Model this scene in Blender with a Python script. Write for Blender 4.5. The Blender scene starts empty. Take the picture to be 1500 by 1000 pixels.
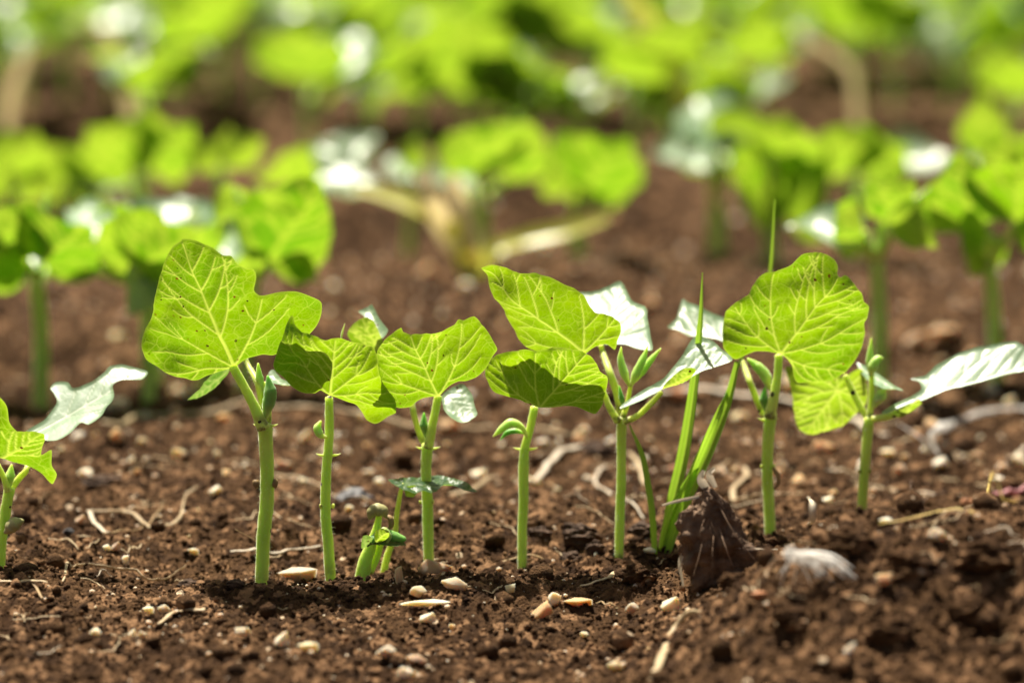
import bpy, math, random
import numpy as np
from mathutils import Vector, Matrix
from mathutils.geometry import delaunay_2d_cdt

# ------------------------------------------------------------------ camera, sky, sun, exposure
scene = bpy.context.scene
COL = scene.collection
R = math.radians
D0 = 1.5                      # horizontal distance camera -> first row (m)
FPX = 6000.0                  # focal length in pixels of the 1500 px wide photograph
PITCH = R(9.46)
HC = 0.3407
cam_d = bpy.data.cameras.new('camera')
cam = bpy.data.objects.new('camera', cam_d)
COL.objects.link(cam)
cam.location = (0, -D0, HC)
cam.rotation_euler = (R(90) - PITCH, 0, 0)
cam_d.sensor_width = 36.0
cam_d.lens = 36.0 * FPX / 1500.0
cam_d.clip_start = 0.05
cam_d.clip_end = 400
cam_d.dof.use_dof = True
cam_d.dof.focus_distance = 1.512
cam_d.dof.aperture_fstop = 5.7
cam_d.dof.aperture_blades = 0
scene.camera = cam

SUN_EL, SUN_AZ = R(66), R(-26)          # azimuth measured from +Y (away from the camera), negative = to the left
world = bpy.data.worlds.new('World')
scene.world = world
world.use_nodes = True
wn = world.node_tree.nodes
sky = wn.new('ShaderNodeTexSky')
sky.sky_type = 'NISHITA'
sky.sun_disc = False
sky.sun_elevation = SUN_EL
sky.sun_rotation = SUN_AZ
sky.dust_density = 4.0
sky.ozone_density = 0.4
haze_tint = wn.new('ShaderNodeMix')
haze_tint.data_type = 'RGBA'; haze_tint.blend_type = 'MULTIPLY'
haze_tint.inputs[0].default_value = 1.0
haze_tint.inputs[7].default_value = (1.0, 0.91, 0.78, 1)
wn['Background'].inputs['Strength'].default_value = 0.05
world.node_tree.links.new(sky.outputs[0], haze_tint.inputs[6])
world.node_tree.links.new(haze_tint.outputs[2], wn['Background'].inputs['Color'])
sun_d = bpy.data.lights.new('sun', 'SUN')
sun_d.energy = 5.0
sun_d.angle = R(0.7)
sun_d.color = (1.0, 0.93, 0.80)
sun = bpy.data.objects.new('sun', sun_d)
COL.objects.link(sun)
SDIR = Vector((math.sin(SUN_AZ) * math.cos(SUN_EL), math.cos(SUN_AZ) * math.cos(SUN_EL), math.sin(SUN_EL)))
sun.rotation_euler = SDIR.to_track_quat('Z', 'Y').to_euler()
scene.view_settings.view_transform = 'Standard'
scene.view_settings.look = 'None'
scene.view_settings.exposure = 1.05
scene.view_settings.gamma = 1.0
scene.render.engine = 'CYCLES'
scene.cycles.use_denoising = True
scene.cycles.max_bounces = 10
scene.cycles.transmission_bounces = 8
scene.cycles.sample_clamp_indirect = 6

# ------------------------------------------------------------------ pixels of the photograph -> points of the place
CP, SP = math.cos(PITCH), math.sin(PITCH)


def ray(px, py):
    u, v = (px - 750.0) / FPX, (500.0 - py) / FPX
    return Vector((u, CP + v * SP, -SP + v * CP))


def at(px, py, Y):
    d = ray(px, py)
    t = (Y + D0) / d.y
    return Vector((d.x * t, Y, HC + d.z * t))


def on_plane(px, py, p0, n):
    o = Vector((0, -D0, HC))
    d = ray(px, py)
    t = (p0 - o).dot(n) / d.dot(n)
    return o + d * t


# ------------------------------------------------------------------ noise
def _hash(ix, iy, seed):
    h = (ix.astype(np.int64) * 374761393 + iy.astype(np.int64) * 668265263 + seed * 2147483647 + 974711) & 0xFFFFFFFF
    h = ((h ^ (h >> 13)) * 1274126177) & 0xFFFFFFFF
    h = ((h ^ (h >> 16)) * 2246822519) & 0xFFFFFFFF
    h = h ^ (h >> 13)
    return (h & 0xFFFFFF) / float(0xFFFFFF)


def vnoise(x, y, seed=0):
    ix, iy = np.floor(x), np.floor(y)
    fx, fy = x - ix, y - iy
    fx = fx * fx * (3 - 2 * fx)
    fy = fy * fy * (3 - 2 * fy)
    a = _hash(ix, iy, seed); b = _hash(ix + 1, iy, seed)
    c = _hash(ix, iy + 1, seed); d = _hash(ix + 1, iy + 1, seed)
    return (a + (b - a) * fx) * (1 - fy) + (c + (d - c) * fx) * fy - 0.5


def fbm(x, y, octaves, seed=0, gain=0.5):
    s = 0; a = 1.0
    for k in range(octaves):
        s = s + a * vnoise(x * 2 ** k + 17.3 * k, y * 2 ** k - 9.1 * k, seed + k)
        a *= gain
    return s


def clods(x, y, seed=0):
    """rounded lumps: a dome over each jittered cell point, zero between them"""
    ix, iy = np.floor(x), np.floor(y)
    best = np.zeros_like(x)
    for dx in (-1, 0, 1):
        for dy in (-1, 0, 1):
            cx, cy = ix + dx, iy + dy
            px = cx + 0.15 + 0.7 * _hash(cx, cy, seed + 1)
            py = cy + 0.15 + 0.7 * _hash(cx, cy, seed + 2)
            rr = 0.3 + 0.5 * _hash(cx, cy, seed + 3) ** 1.5
            d2 = ((x - px) ** 2 + (y - py) ** 2) / rr ** 2
            best = np.maximum(best, np.sqrt(np.clip(1 - d2, 0, 1)) * rr)
    return best


def sstep(a, b, x):
    t = np.clip((x - a) / (b - a), 0, 1)
    return t * t * (3 - 2 * t)


def ground_macro(x, y):
    x = np.asarray(x, float); y = np.asarray(y, float)
    wob = 0.035 * vnoise(x * 6, y * 3, 50) + 0.02 * vnoise(x * 17, y * 9, 51)
    z = 0.010 * fbm(x * 9, y * 9, 3, 3) + 0.016 * sstep(0.12, 0.3, y) * fbm(x * 7, y * 15, 3, 13)
    # low crest in front of the first row, a higher mound at the right
    yf = y + 0.5 * wob
    z = z + 0.007 * np.exp(-((yf + 0.045) / 0.03) ** 2)
    m = sstep(0.03, 0.125, x + 0.4 * wob) * (1 - 0.2 * sstep(0.15, 0.24, x))
    z = z + 0.053 * m * np.exp(-((yf + 0.126) / np.where(yf < -0.126, 0.062, 0.058)) ** 2)
    z = z - 0.012 * np.exp(-((yf - 0.00) / 0.03) ** 2) * (1 - m) * 0.4
    # sowing ridges further back: a short steep face towards the camera, a long back slope
    for y0, h in ((0.50, 0.020), (0.93, 0.034), (1.36, 0.012)):
        t = y + wob * 1.4 - y0
        z = z + h * sstep(-0.03, 0.035, t) * (1 - sstep(0.04, 0.30, t)) - 0.45 * h * np.exp(-((t + 0.05) / 0.05) ** 2)
    return z


FEET = [((px - 750) * (Y + D0) * 1.012 / FPX, Y) for px, Y in ((383, 0.0), (487, 0.004), (629, 0.024), (765, 0.026), (906, 0.03), (1130, 0.05), (1261, 0.062), (-2, 0.0), (533, 0.003), (556, 0.018))]


def ground_z(x, y):
    x = np.asarray(x, float); y = np.asarray(y, float)
    z = ground_macro(x, y)
    wx = x + 0.004 * vnoise(x * 90, y * 90, 8)
    wy = y + 0.004 * vnoise(x * 90, y * 90, 9)
    z = z + 0.0038 * fbm(wx * 45, wy * 45, 3, 20)
    for bx, by in FEET:
        q = np.exp(-((x - bx) ** 2 + (y - by) ** 2) / 0.010 ** 2)
        z = z + 0.0035 * q * (0.4 + 1.6 * np.abs(vnoise(x * 260 + 3, y * 260, 71))) - 0.0035 * np.exp(-((x - bx) ** 2 + (y - by) ** 2) / 0.0045 ** 2)
    z = z + 0.0055 * clods(wx * 48, wy * 48, 30) * np.maximum(sstep(0.05, 0.3, vnoise(x * 11, y * 11, 33)), 1.5 * sstep(0.2, 0.35, y) * sstep(-0.15, 0.15, vnoise(x * 11, y * 11, 33)))
    z = z + 0.0017 * clods(wx * 150, wy * 150, 40)
    z = z + 0.0019 * clods(wx * 330, wy * 330, 44)
    z = z + 0.0011 * clods(x * 620, y * 620, 47)
    z = z + 0.0016 * fbm(x * 420, y * 420, 2, 60)
    return z


def gz(x, y):
    return float(ground_z(np.array([x]), np.array([y]))[0])


def gzm(x, y):
    return float(ground_macro(np.array([x]), np.array([y]))[0])


def hit(px, py):
    """where the ray through a pixel meets the smooth ground"""
    d = ray(px, py)
    t = np.r_[np.arange(1.15, 2.15, 0.003), np.arange(2.15, 6, 0.01)]
    x, y, z = d.x * t, -D0 + d.y * t, HC + d.z * t
    k = int(np.argmax(z < ground_macro(x, y)))
    x, y = float(x[k]), float(y[k])
    return Vector((x, y, gz(x, y)))


# ------------------------------------------------------------------ materials
def new_mat(name):
    m = bpy.data.materials.new(name)
    m.use_nodes = True
    m.node_tree.nodes.clear()
    return m, m.node_tree.nodes, m.node_tree.links


class G:
    """small node-graph writer"""

    def __init__(s, name):
        s.m, s.n, s.l = new_mat(name)
        s.out = s.n.new('ShaderNodeOutputMaterial')

    def node(s, typ, ins=None, **props):
        nd = s.n.new(typ)
        for k, v in props.items():
            setattr(nd, k, v)
        for k, v in (ins or {}).items():
            s.put(nd.inputs[k], v)
        return nd

    def put(s, sock, v):
        if hasattr(v, 'is_output') and v.is_output:
            s.l.new(v, sock)
        else:
            if isinstance(v, (tuple, list)) and len(v) == 3 and sock.type == 'RGBA':
                v = (*v, 1)
            sock.default_value = v

    def math(s, op, a, b=0.0, clamp=False):
        nd = s.node('ShaderNodeMath', {0: a, 1: b}, operation=op, use_clamp=clamp)
        return nd.outputs[0]

    def mix(s, f, a, b):
        nd = s.node('ShaderNodeMix', data_type='RGBA')
        s.put(nd.inputs[0], f); s.put(nd.inputs[6], a); s.put(nd.inputs[7], b)
        return nd.outputs[2]

    def ramp(s, v, lo, hi, a=0.0, b=1.0):
        nd = s.node('ShaderNodeMapRange', {0: v, 1: lo, 2: hi, 3: a, 4: b}, interpolation_type='SMOOTHSTEP')
        return nd.outputs[0]

    def noise(s, vec, scale, detail=3.0, rough=0.5):
        nd = s.node('ShaderNodeTexNoise', {'Scale': scale, 'Detail': detail, 'Roughness': rough})
        if vec is not None:
            s.l.new(vec, nd.inputs['Vector'])
        return nd.outputs[0]

    def attr(s, name, what='Fac'):
        return s.node('ShaderNodeAttribute', attribute_name=name).outputs[what]

    def bump(s, h, strength, dist):
        return s.node('ShaderNodeBump', {'Strength': strength, 'Distance': dist, 'Height': h}).outputs[0]

    def done(s, shader):
        s.l.new(shader, s.out.inputs[0])
        return s.m


def leaf_material(name, trans, diff, vein_t, vein_d, rough=0.36, spotty=0.5, tert=0.42, tmix=0.6, spec=0.3, bstr=0.45):
    g = G(name)
    vein = g.attr('vein')
    lc = g.attr('lc', 'Vector')
    oi = g.node('ShaderNodeObjectInfo').outputs['Random']
    warp = g.node('ShaderNodeTexNoise', {'Scale': 1.7, 'Detail': 2.0, 'Vector': lc}).outputs['Color']
    sc = g.node('ShaderNodeVectorMath', {0: warp, 1: (0.35, 0.35, 0.35)}, operation='MULTIPLY').outputs[0]
    wl = g.node('ShaderNodeVectorMath', {0: lc, 1: sc}, operation='ADD').outputs[0]
    v1 = g.node('ShaderNodeTexVoronoi', {'Vector': wl, 'Scale': 2.1}, feature='DISTANCE_TO_EDGE').outputs['Distance']
    v2 = g.node('ShaderNodeTexVoronoi', {'Vector': wl, 'Scale': 6.0}, feature='DISTANCE_TO_EDGE').outputs['Distance']
    t1 = g.math('MULTIPLY', g.ramp(v1, 0.01, 0.06, 0.8, 0.0), g.ramp(g.noise(lc, 1.1), 0.3, 0.6, 0.45, 1.0))
    t2 = g.ramp(v2, 0.0, 0.12, 0.34, 0.0)
    tv = g.math('MULTIPLY', g.math('MAXIMUM', t1, t2), tert)
    v = g.math('MAXIMUM', vein, tv, clamp=True)
    patch = g.ramp(g.noise(lc, 0.55, 3.0), 0.3, 0.72)
    patch = g.math('ADD', g.math('MULTIPLY', patch, 0.5), g.math('MULTIPLY', oi, 0.5))
    tcol = g.mix(patch, trans[0], trans[1])
    dcol = g.mix(patch, diff[0], diff[1])
    tcol = g.mix(v, tcol, vein_t)
    dcol = g.mix(v, dcol, vein_d)
    # feeding specks and rusty spots
    vs = g.node('ShaderNodeTexVoronoi', {'Vector': lc, 'Scale': 2.6}, feature='F1', voronoi_dimensions='2D')
    jag = g.math('ADD', vs.outputs['Distance'], g.math('MULTIPLY', g.noise(lc, 11.0), 0.26))
    pick = g.node('ShaderNodeSeparateColor', {0: vs.outputs['Color']})
    region = g.ramp(g.noise(lc, 0.7, 1.0), 0.44 , 0.54)
    some = g.math('GREATER_THAN', pick.outputs[0], 1.0 - 0.36 * spotty)
    rad = g.math('ADD', 0.165, g.math('MULTIPLY', pick.outputs[1], 0.12))
    spot = g.math('MULTIPLY', g.math('LESS_THAN', jag, rad), g.math('MULTIPLY', some, region))
    scol = g.mix(pick.outputs[2], (0.012, 0.010, 0.004), (0.16, 0.055, 0.006))
    tcol = g.mix(spot, tcol, scol)
    dcol = g.mix(spot, dcol, scol)
    hgt = g.math('ADD', g.math('MULTIPLY', v, -0.6), g.math('MULTIPLY', g.noise(lc, 4.0, 2.0), 0.5))
    nrm = g.bump(hgt, bstr, 0.0008)
    pr = g.node('ShaderNodeBsdfPrincipled', {'Base Color': dcol, 'Roughness': rough, 'Normal': nrm, 'IOR': 1.5,
                                             'Specular IOR Level': spec, 'Sheen Weight': 0.04, 'Sheen Roughness': 0.5})
    tr = g.node('ShaderNodeBsdfTranslucent', {'Color': tcol, 'Normal': nrm})
    mx = g.node('ShaderNodeMixShader', {0: tmix, 1: pr.outputs[0], 2: tr.outputs[0]})
    return g.done(mx.outputs[0])


def stem_material(name, c1, c2, tr, speck=0.5):
    g = G(name)
    co = g.node('ShaderNodeTexCoord').outputs['Object']
    along = g.attr('along')
    n = g.noise(co, 60, 3)
    col = g.mix(g.ramp(n, 0.35, 0.7), c1, c2)
    col = g.mix(g.ramp(along, 0.0, 0.5, 0.45, 0.0), col, (0.70, 0.76, 0.24))
    v = g.node('ShaderNodeTexVoronoi', {'Vector': co, 'Scale': 260.0}, feature='F1')
    pick = g.node('ShaderNodeSeparateColor', {0: v.outputs['Color']})
    s = g.math('MULTIPLY', g.math('LESS_THAN', v.outputs['Distance'], 0.26), g.math('GREATER_THAN', pick.outputs[0], 1 - 0.10 * speck))
    col = g.mix(s, col, (0.02, 0.015, 0.008))
    if speck:
        dirt = g.math('MULTIPLY', g.ramp(along, 0.05, 0.26, 1.0, 0.0), g.ramp(g.noise(co, 220, 4, 0.65), 0.40, 0.58))
        col = g.mix(g.math('MULTIPLY', dirt, 0.85), col, (0.10, 0.055, 0.028))
        col = g.mix(g.math('MULTIPLY', g.ramp(g.noise(co, 40, 2), 0.55, 0.75), 0.35), col, (0.42, 0.40, 0.10))
    pr = g.node('ShaderNodeBsdfPrincipled', {'Base Color': col, 'Roughness': 0.5, 'Sheen Weight': 0.3, 'Sheen Roughness': 0.35,
                                             'Subsurface Weight': 0.85, 'Subsurface Radius': tr, 'Subsurface Scale': 0.006,
                                             'Normal': g.bump(g.noise(co, 300, 2), 0.25, 0.0006)})
    return g.done(pr.outputs[0])


def plain_material(name, c1, c2, scale=80, rough=0.7, spec=0.3, trans=0.0, bump=0.3, bscale=400, bdist=0.0006, vary=0.0, sss=0.0):
    g = G(name)
    co = g.node('ShaderNodeTexCoord').outputs['Object']
    col = g.mix(g.ramp(g.noise(co, scale, 4), 0.3, 0.7), c1, c2)
    if vary:
        oi = g.node('ShaderNodeObjectInfo').outputs['Random']
        hs = g.node('ShaderNodeHueSaturation', {'Color': col, 'Value': g.math('ADD', 1 - vary, g.math('MULTIPLY', oi, 1.6 * vary)),
                                                'Saturation': g.math('ADD', 0.75, g.math('MULTIPLY', oi, 0.5))})
        col = hs.outputs[0]
    pr = g.node('ShaderNodeBsdfPrincipled', {'Base Color': col, 'Roughness': rough, 'Specular IOR Level': spec,
                                             'Subsurface Weight': sss, 'Subsurface Radius': (1.0, 0.75, 0.5), 'Subsurface Scale': 0.004,
                                             'Normal': g.bump(g.noise(co, bscale, 4), bump, bdist)})
    sh = pr.outputs[0]
    if trans:
        t = g.node('ShaderNodeBsdfTranslucent', {'Color': col})
        sh = g.node('ShaderNodeMixShader', {0: trans, 1: sh, 2: t.outputs[0]}).outputs[0]
    return g.done(sh)


def soil_material():
    g = G('soil')
    co = g.node('ShaderNodeTexCoord').outputs['Object']
    n1 = g.noise(co, 14, 4)
    n2 = g.noise(co, 160, 4, 0.6)
    n3 = g.noise(co, 700, 3, 0.6)
    col = g.mix(g.ramp(n1, 0.3, 0.7), (0.060, 0.0295, 0.0122), (0.105, 0.0555, 0.0240))
    col = g.mix(g.ramp(n2, 0.35, 0.75), col, (0.024, 0.0115, 0.0055))
    v = g.node('ShaderNodeTexVoronoi', {'Vector': co, 'Scale': 240.0}, feature='F1')
    pk = g.node('ShaderNodeSeparateColor', {0: v.outputs['Color']})
    col = g.mix(g.math('MULTIPLY', g.math('GREATER_THAN', pk.outputs[0], 0.8), 0.65), col, (0.30, 0.168, 0.085))
    col = g.mix(g.math('MULTIPLY', g.math('GREATER_THAN', pk.outputs[1], 0.985), g.math('LESS_THAN', v.outputs['Distance'], 0.35)), col, (0.55, 0.42, 0.28))
    h = g.math('ADD', g.math('MULTIPLY', n2, 0.8), g.math('MULTIPLY', n3, 0.6))
    pr = g.node('ShaderNodeBsdfPrincipled', {'Base Color': col, 'Roughness': 0.9, 'Specular IOR Level': 0.10,
                                             'Normal': g.bump(h, 1.0, 0.0030)})
    return g.done(pr.outputs[0])


M = {}
M['leaf'] = leaf_material('bean_leaf', ((0.260, 0.415, 0.001), (0.130, 0.290, 0.001)), ((0.085, 0.185, 0.012), (0.06, 0.15, 0.012)),
                          (0.48, 0.60, 0.075), (0.30, 0.40, 0.10))
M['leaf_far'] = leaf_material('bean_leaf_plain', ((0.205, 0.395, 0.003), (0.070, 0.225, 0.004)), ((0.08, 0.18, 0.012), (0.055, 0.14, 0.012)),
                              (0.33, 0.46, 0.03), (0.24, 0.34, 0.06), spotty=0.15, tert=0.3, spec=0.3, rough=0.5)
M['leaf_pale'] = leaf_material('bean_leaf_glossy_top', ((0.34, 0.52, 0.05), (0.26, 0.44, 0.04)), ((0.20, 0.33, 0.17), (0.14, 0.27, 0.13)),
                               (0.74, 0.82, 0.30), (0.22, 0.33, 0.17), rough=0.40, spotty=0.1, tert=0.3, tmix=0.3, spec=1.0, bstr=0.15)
M['leaf_rusty'] = leaf_material('bean_leaf_rusty', ((0.36, 0.50, 0.012), (0.23, 0.42, 0.01)), ((0.085, 0.175, 0.03), (0.07, 0.15, 0.03)),
                                (0.52, 0.64, 0.09), (0.34, 0.44, 0.13), spotty=1.6)
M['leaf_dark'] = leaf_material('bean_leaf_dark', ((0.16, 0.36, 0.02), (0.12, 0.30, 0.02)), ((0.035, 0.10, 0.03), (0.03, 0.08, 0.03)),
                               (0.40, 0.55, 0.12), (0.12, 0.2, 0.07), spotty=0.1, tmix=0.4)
M['bud'] = stem_material('young_bud', (0.36, 0.56, 0.12), (0.46, 0.62, 0.18), (0.8, 1.0, 0.3), 0.0)
M['bud_dark'] = stem_material('dark_bud', (0.12, 0.28, 0.06), (0.20, 0.38, 0.08), (0.5, 0.8, 0.2), 0.0)
M['stem'] = stem_material('bean_stem', (0.48, 0.62, 0.09), (0.58, 0.70, 0.13), (0.8, 1.0, 0.3), 1.0)
M['stem_far'] = stem_material('bean_stem_far', (0.42, 0.58, 0.11), (0.50, 0.64, 0.15), (0.8, 1.0, 0.3), 0.0)
M['grass'] = leaf_material('grass_blade', ((0.36, 0.60, 0.03), (0.28, 0.52, 0.03)), ((0.10, 0.22, 0.04), (0.08, 0.19, 0.04)),
                           (0.42, 0.62, 0.06), (0.12, 0.24, 0.06), spotty=0.1, tert=0.0)
M['grass_yellow'] = leaf_material('grass_blade_yellow', ((0.90, 0.90, 0.10), (0.76, 0.80, 0.08)), ((0.72, 0.72, 0.12), (0.60, 0.62, 0.10)),
                                  (0.75, 0.7, 0.2), (0.5, 0.5, 0.12), spotty=0.0, tert=0.0, spec=0.8, rough=0.4, tmix=0.45)
M['grass_dry'] = leaf_material('grass_blade_dry', ((0.86, 0.74, 0.36), (0.80, 0.66, 0.30)), ((0.74, 0.62, 0.36), (0.64, 0.54, 0.30)),
                               (0.7, 0.56, 0.32), (0.46, 0.36, 0.22), spotty=0.0, tert=0.0, spec=0.8, rough=0.4, tmix=0.45)
M['soil'] = soil_material()
M['hair'] = plain_material('plant_hair', (0.62, 0.70, 0.42), (0.72, 0.78, 0.52), 100, 0.4, 0.5, trans=0.5)
M['cream'] = plain_material('cream_stone', (0.74, 0.58, 0.38), (0.86, 0.73, 0.52), 120, 0.55, 0.4, vary=0.28, sss=0.8, bump=0.8, bscale=700, bdist=0.0012)
M['tan'] = plain_material('tan_stone', (0.58, 0.38, 0.22), (0.74, 0.53, 0.34), 120, 0.55, 0.4, vary=0.28, sss=0.8, bump=0.8, bscale=700, bdist=0.0012)
M['orange'] = plain_material('rusty_stone', (0.42, 0.16, 0.06), (0.55, 0.25, 0.11), 120, 0.5, 0.45)
M['white'] = plain_material('white_stone', (0.66, 0.57, 0.42), (0.82, 0.74, 0.58), 120, 0.45, 0.5, vary=0.15, sss=0.8)
M['grey'] = plain_material('grey_shell', (0.045, 0.043, 0.045), (0.16, 0.155, 0.16), 260, 0.42, 0.6, bump=0.9, bscale=260, bdist=0.002)
M['clod'] = plain_material('dark_clod', (0.04, 0.022, 0.012), (0.09, 0.05, 0.028), 160, 0.8, 0.25, bump=1.0, bscale=300, bdist=0.003)
M['straw'] = plain_material('dry_straw', (0.46, 0.34, 0.19), (0.62, 0.49, 0.30), 90, 0.55, 0.35, trans=0.25)
M['straw_pale'] = plain_material('pale_straw', (0.62, 0.52, 0.38), (0.74, 0.65, 0.50), 90, 0.5, 0.4, trans=0.25)
M['straw_yellow'] = plain_material('yellow_straw', (0.56, 0.40, 0.10), (0.68, 0.52, 0.16), 60, 0.5, 0.4, trans=0.3)
M['twig'] = plain_material('dark_twig', (0.07, 0.04, 0.025), (0.13, 0.08, 0.05), 200, 0.7, 0.25)
M['husk'] = plain_material('brown_husk', (0.17, 0.105, 0.065), (0.36, 0.24, 0.155), 120, 0.65, 0.3, trans=0.25)
M['stub'] = plain_material('rotten_stub', (0.075, 0.042, 0.024), (0.20, 0.125, 0.075), 110, 0.8, 0.25, bump=1.0, bscale=300, bdist=0.003)
M['fluff'] = plain_material('white_fibre', (0.82, 0.80, 0.76), (0.92, 0.90, 0.86), 120, 0.45, 0.5, trans=0.6)
M['pink'] = plain_material('pink_petal', (0.62, 0.26, 0.28), (0.74, 0.40, 0.40), 120, 0.5, 0.4, trans=0.25)
M['seed'] = plain_material('seed_leaf', (0.36, 0.34, 0.14), (0.50, 0.46, 0.22), 150, 0.5, 0.4, trans=0.2)
M['brown'] = plain_material('dry_brown', (0.20, 0.12, 0.05), (0.34, 0.23, 0.10), 200, 0.6, 0.3)


# ------------------------------------------------------------------ mesh helpers
def mesh_obj(name, V, F, mat, parent=None, smooth=True, attrs=None, hair_from=None):
    me = bpy.data.meshes.new(name)
    V = np.asarray(V, np.float32)
    if isinstance(F, np.ndarray) and F.ndim == 2:
        k = F.shape[1]
        me.vertices.add(len(V)); me.vertices.foreach_set('co', V.ravel())
        me.loops.add(F.size); me.loops.foreach_set('vertex_index', F.astype(np.int32).ravel())
        me.polygons.add(len(F))
        me.polygons.foreach_set('loop_start', np.arange(0, F.size, k, dtype=np.int32))
        me.polygons.foreach_set('loop_total', np.full(len(F), k, np.int32))
        me.update(calc_edges=True)
    else:
        me.from_pydata(V.tolist(), [], [tuple(f) for f in F])
        me.update()
    if smooth:
        me.polygons.foreach_set('use_smooth', np.ones(len(me.polygons), bool))
    for an, av in (attrs or {}).items():
        av = np.asarray(av, np.float32)
        if av.ndim == 1:
            a = me.attributes.new(an, 'FLOAT', 'POINT'); a.data.foreach_set('value', av)
        else:
            a = me.attributes.new(an, 'FLOAT_VECTOR', 'POINT'); a.data.foreach_set('vector', av.ravel())
    me.materials.append(mat)
    if hair_from is not None:
        me.materials.append(M['hair'])
        me.polygons.foreach_set('material_index', (np.arange(len(me.polygons)) >= hair_from).astype(np.int32))
    o = bpy.data.objects.new(name, me)
    COL.objects.link(o)
    if parent is not None:
        o.parent = parent
    return o


def tag(o, label=None, cat=None, group=None, kind=None):
    if label: o['label'] = label
    if cat: o['category'] = cat
    if group: o['group'] = group
    if kind: o['kind'] = kind
    return o


def thing(name, loc, label, cat, group=None):
    o = bpy.data.objects.new(name, None)
    o.empty_display_size = 0.01
    o.location = loc
    COL.objects.link(o)
    return tag(o, label, cat, group)


def crom(P, n):
    """Catmull-Rom through open points, n samples"""
    P = np.asarray(P, float)
    if len(P) == 2:
        t = np.linspace(0, 1, n)[:, None]
        return P[0] + (P[1] - P[0]) * t
    Q = np.vstack([2 * P[0] - P[1], P, 2 * P[-1] - P[-2]])
    seg = np.r_[0, np.cumsum(np.linalg.norm(np.diff(P, axis=0), axis=1))]
    u = np.linspace(0, seg[-1], n)
    i = np.clip(np.searchsorted(seg, u, side='right') - 1, 0, len(P) - 2)
    t = ((u - seg[i]) / np.maximum(seg[i + 1] - seg[i], 1e-12))[:, None]
    p0, p1, p2, p3 = Q[i], Q[i + 1], Q[i + 2], Q[i + 3]
    return 0.5 * (2 * p1 + (p2 - p0) * t + (2 * p0 - 5 * p1 + 4 * p2 - p3) * t ** 2 + (3 * p1 - p0 - 3 * p2 + p3) * t ** 3)


def frames(P):
    T = np.gradient(P, axis=0)
    T /= np.maximum(np.linalg.norm(T, axis=1, keepdims=True), 1e-12)
    ref = np.array([0.0, 1.0, 0.13]) if abs(T[0][1]) < 0.85 else np.array([1.0, 0, 0])
    N = []
    n = ref - T[0] * ref.dot(T[0]); n /= np.linalg.norm(n)
    for t in T:
        n = n - t * n.dot(t); n = n / max(np.linalg.norm(n), 1e-9)
        N.append(n)
    N = np.array(N)
    return T, N, np.cross(T, N)


def tube_data(P, rad, n=24, seg=10, flat=1.0, rough=0.0, seed=0, hairs=0, hair_len=0.0012):
    P = crom([tuple(p) for p in P], n)
    rad = np.interp(np.linspace(0, 1, n), np.linspace(0, 1, len(rad)), rad)
    T, N, B = frames(P)
    rng = np.random.RandomState(seed)
    a = np.linspace(0, 2 * math.pi, seg, endpoint=False)
    rr = rad[:, None] * (1 + rough * (rng.rand(n, seg) - 0.5))
    V = P[:, None] + rr[..., None] * (np.cos(a)[None, :, None] * N[:, None] + flat * np.sin(a)[None, :, None] * B[:, None])
    V = V.reshape(-1, 3)
    F = []
    for i in range(n - 1):
        for j in range(seg):
            k = (j + 1) % seg
            F.append((i * seg + j, i * seg + k, (i + 1) * seg + k, (i + 1) * seg + j))
    V = np.vstack([V, P[0] - T[0] * rad[0] * 0.3, P[-1] + T[-1] * rad[-1] * 0.5])
    b, e = len(V) - 2, len(V) - 1
    for j in range(seg):
        k = (j + 1) % seg
        F.append((b, k, j)); F.append((e, (n - 1) * seg + j, (n - 1) * seg + k))
    along = np.r_[np.repeat(np.linspace(0, 1, n), seg), 0, 1]
    if hairs:
        hv = []; al = []
        o = len(V)
        for q in range(hairs):
            t = rng.rand() * (n - 1.01); i = int(t); f = t - i
            c = P[i] * (1 - f) + P[i + 1] * f
            r0 = rad[i] * (1 - f) + rad[i + 1] * f
            an = rng.rand() * 2 * math.pi
            d = math.cos(an) * N[i] + flat * math.sin(an) * B[i]
            d2 = d + T[i] * (rng.rand() - 0.6) * 0.9
            s = (math.cos(an + 1.57) * N[i] + math.sin(an + 1.57) * B[i]) * 0.00007
            p = c + d * r0 * 0.98
            L = hair_len * (0.4 + rng.rand())
            hv += [p - s, p + s, p + d2 * L]
            F.append((o, o + 1, o + 2)); o += 3
            al += [f, f, f]
        V = np.vstack([V, hv]); along = np.r_[along, al]
    return V, F, along


def tube(name, P, rad, mat, parent=None, origin=None, **kw):
    V, F, al = tube_data(P, rad, **kw)
    if origin is not None:
        V = V - np.array(origin)
    hf = len(F) - kw['hairs'] if kw.get('hairs') else None
    return mesh_obj(name, V, F, mat, parent, True, {'along': al}, hf)


# ------------------------------------------------------------------ leaves
HEART = [(0, 0), (-0.055, 0.10), (-0.075, 0.22), (-0.03, 0.36), (0.08, 0.465), (0.22, 0.5), (0.36, 0.485), (0.5, 0.425), (0.64, 0.335),
         (0.77, 0.23), (0.88, 0.125), (0.96, 0.045), (1.0, 0)]
OVATE = [(0, 0), (0.05, 0.18), (0.14, 0.36), (0.28, 0.48), (0.42, 0.5), (0.57, 0.43), (0.72, 0.30), (0.86, 0.14), (1.0, 0)]


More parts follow.
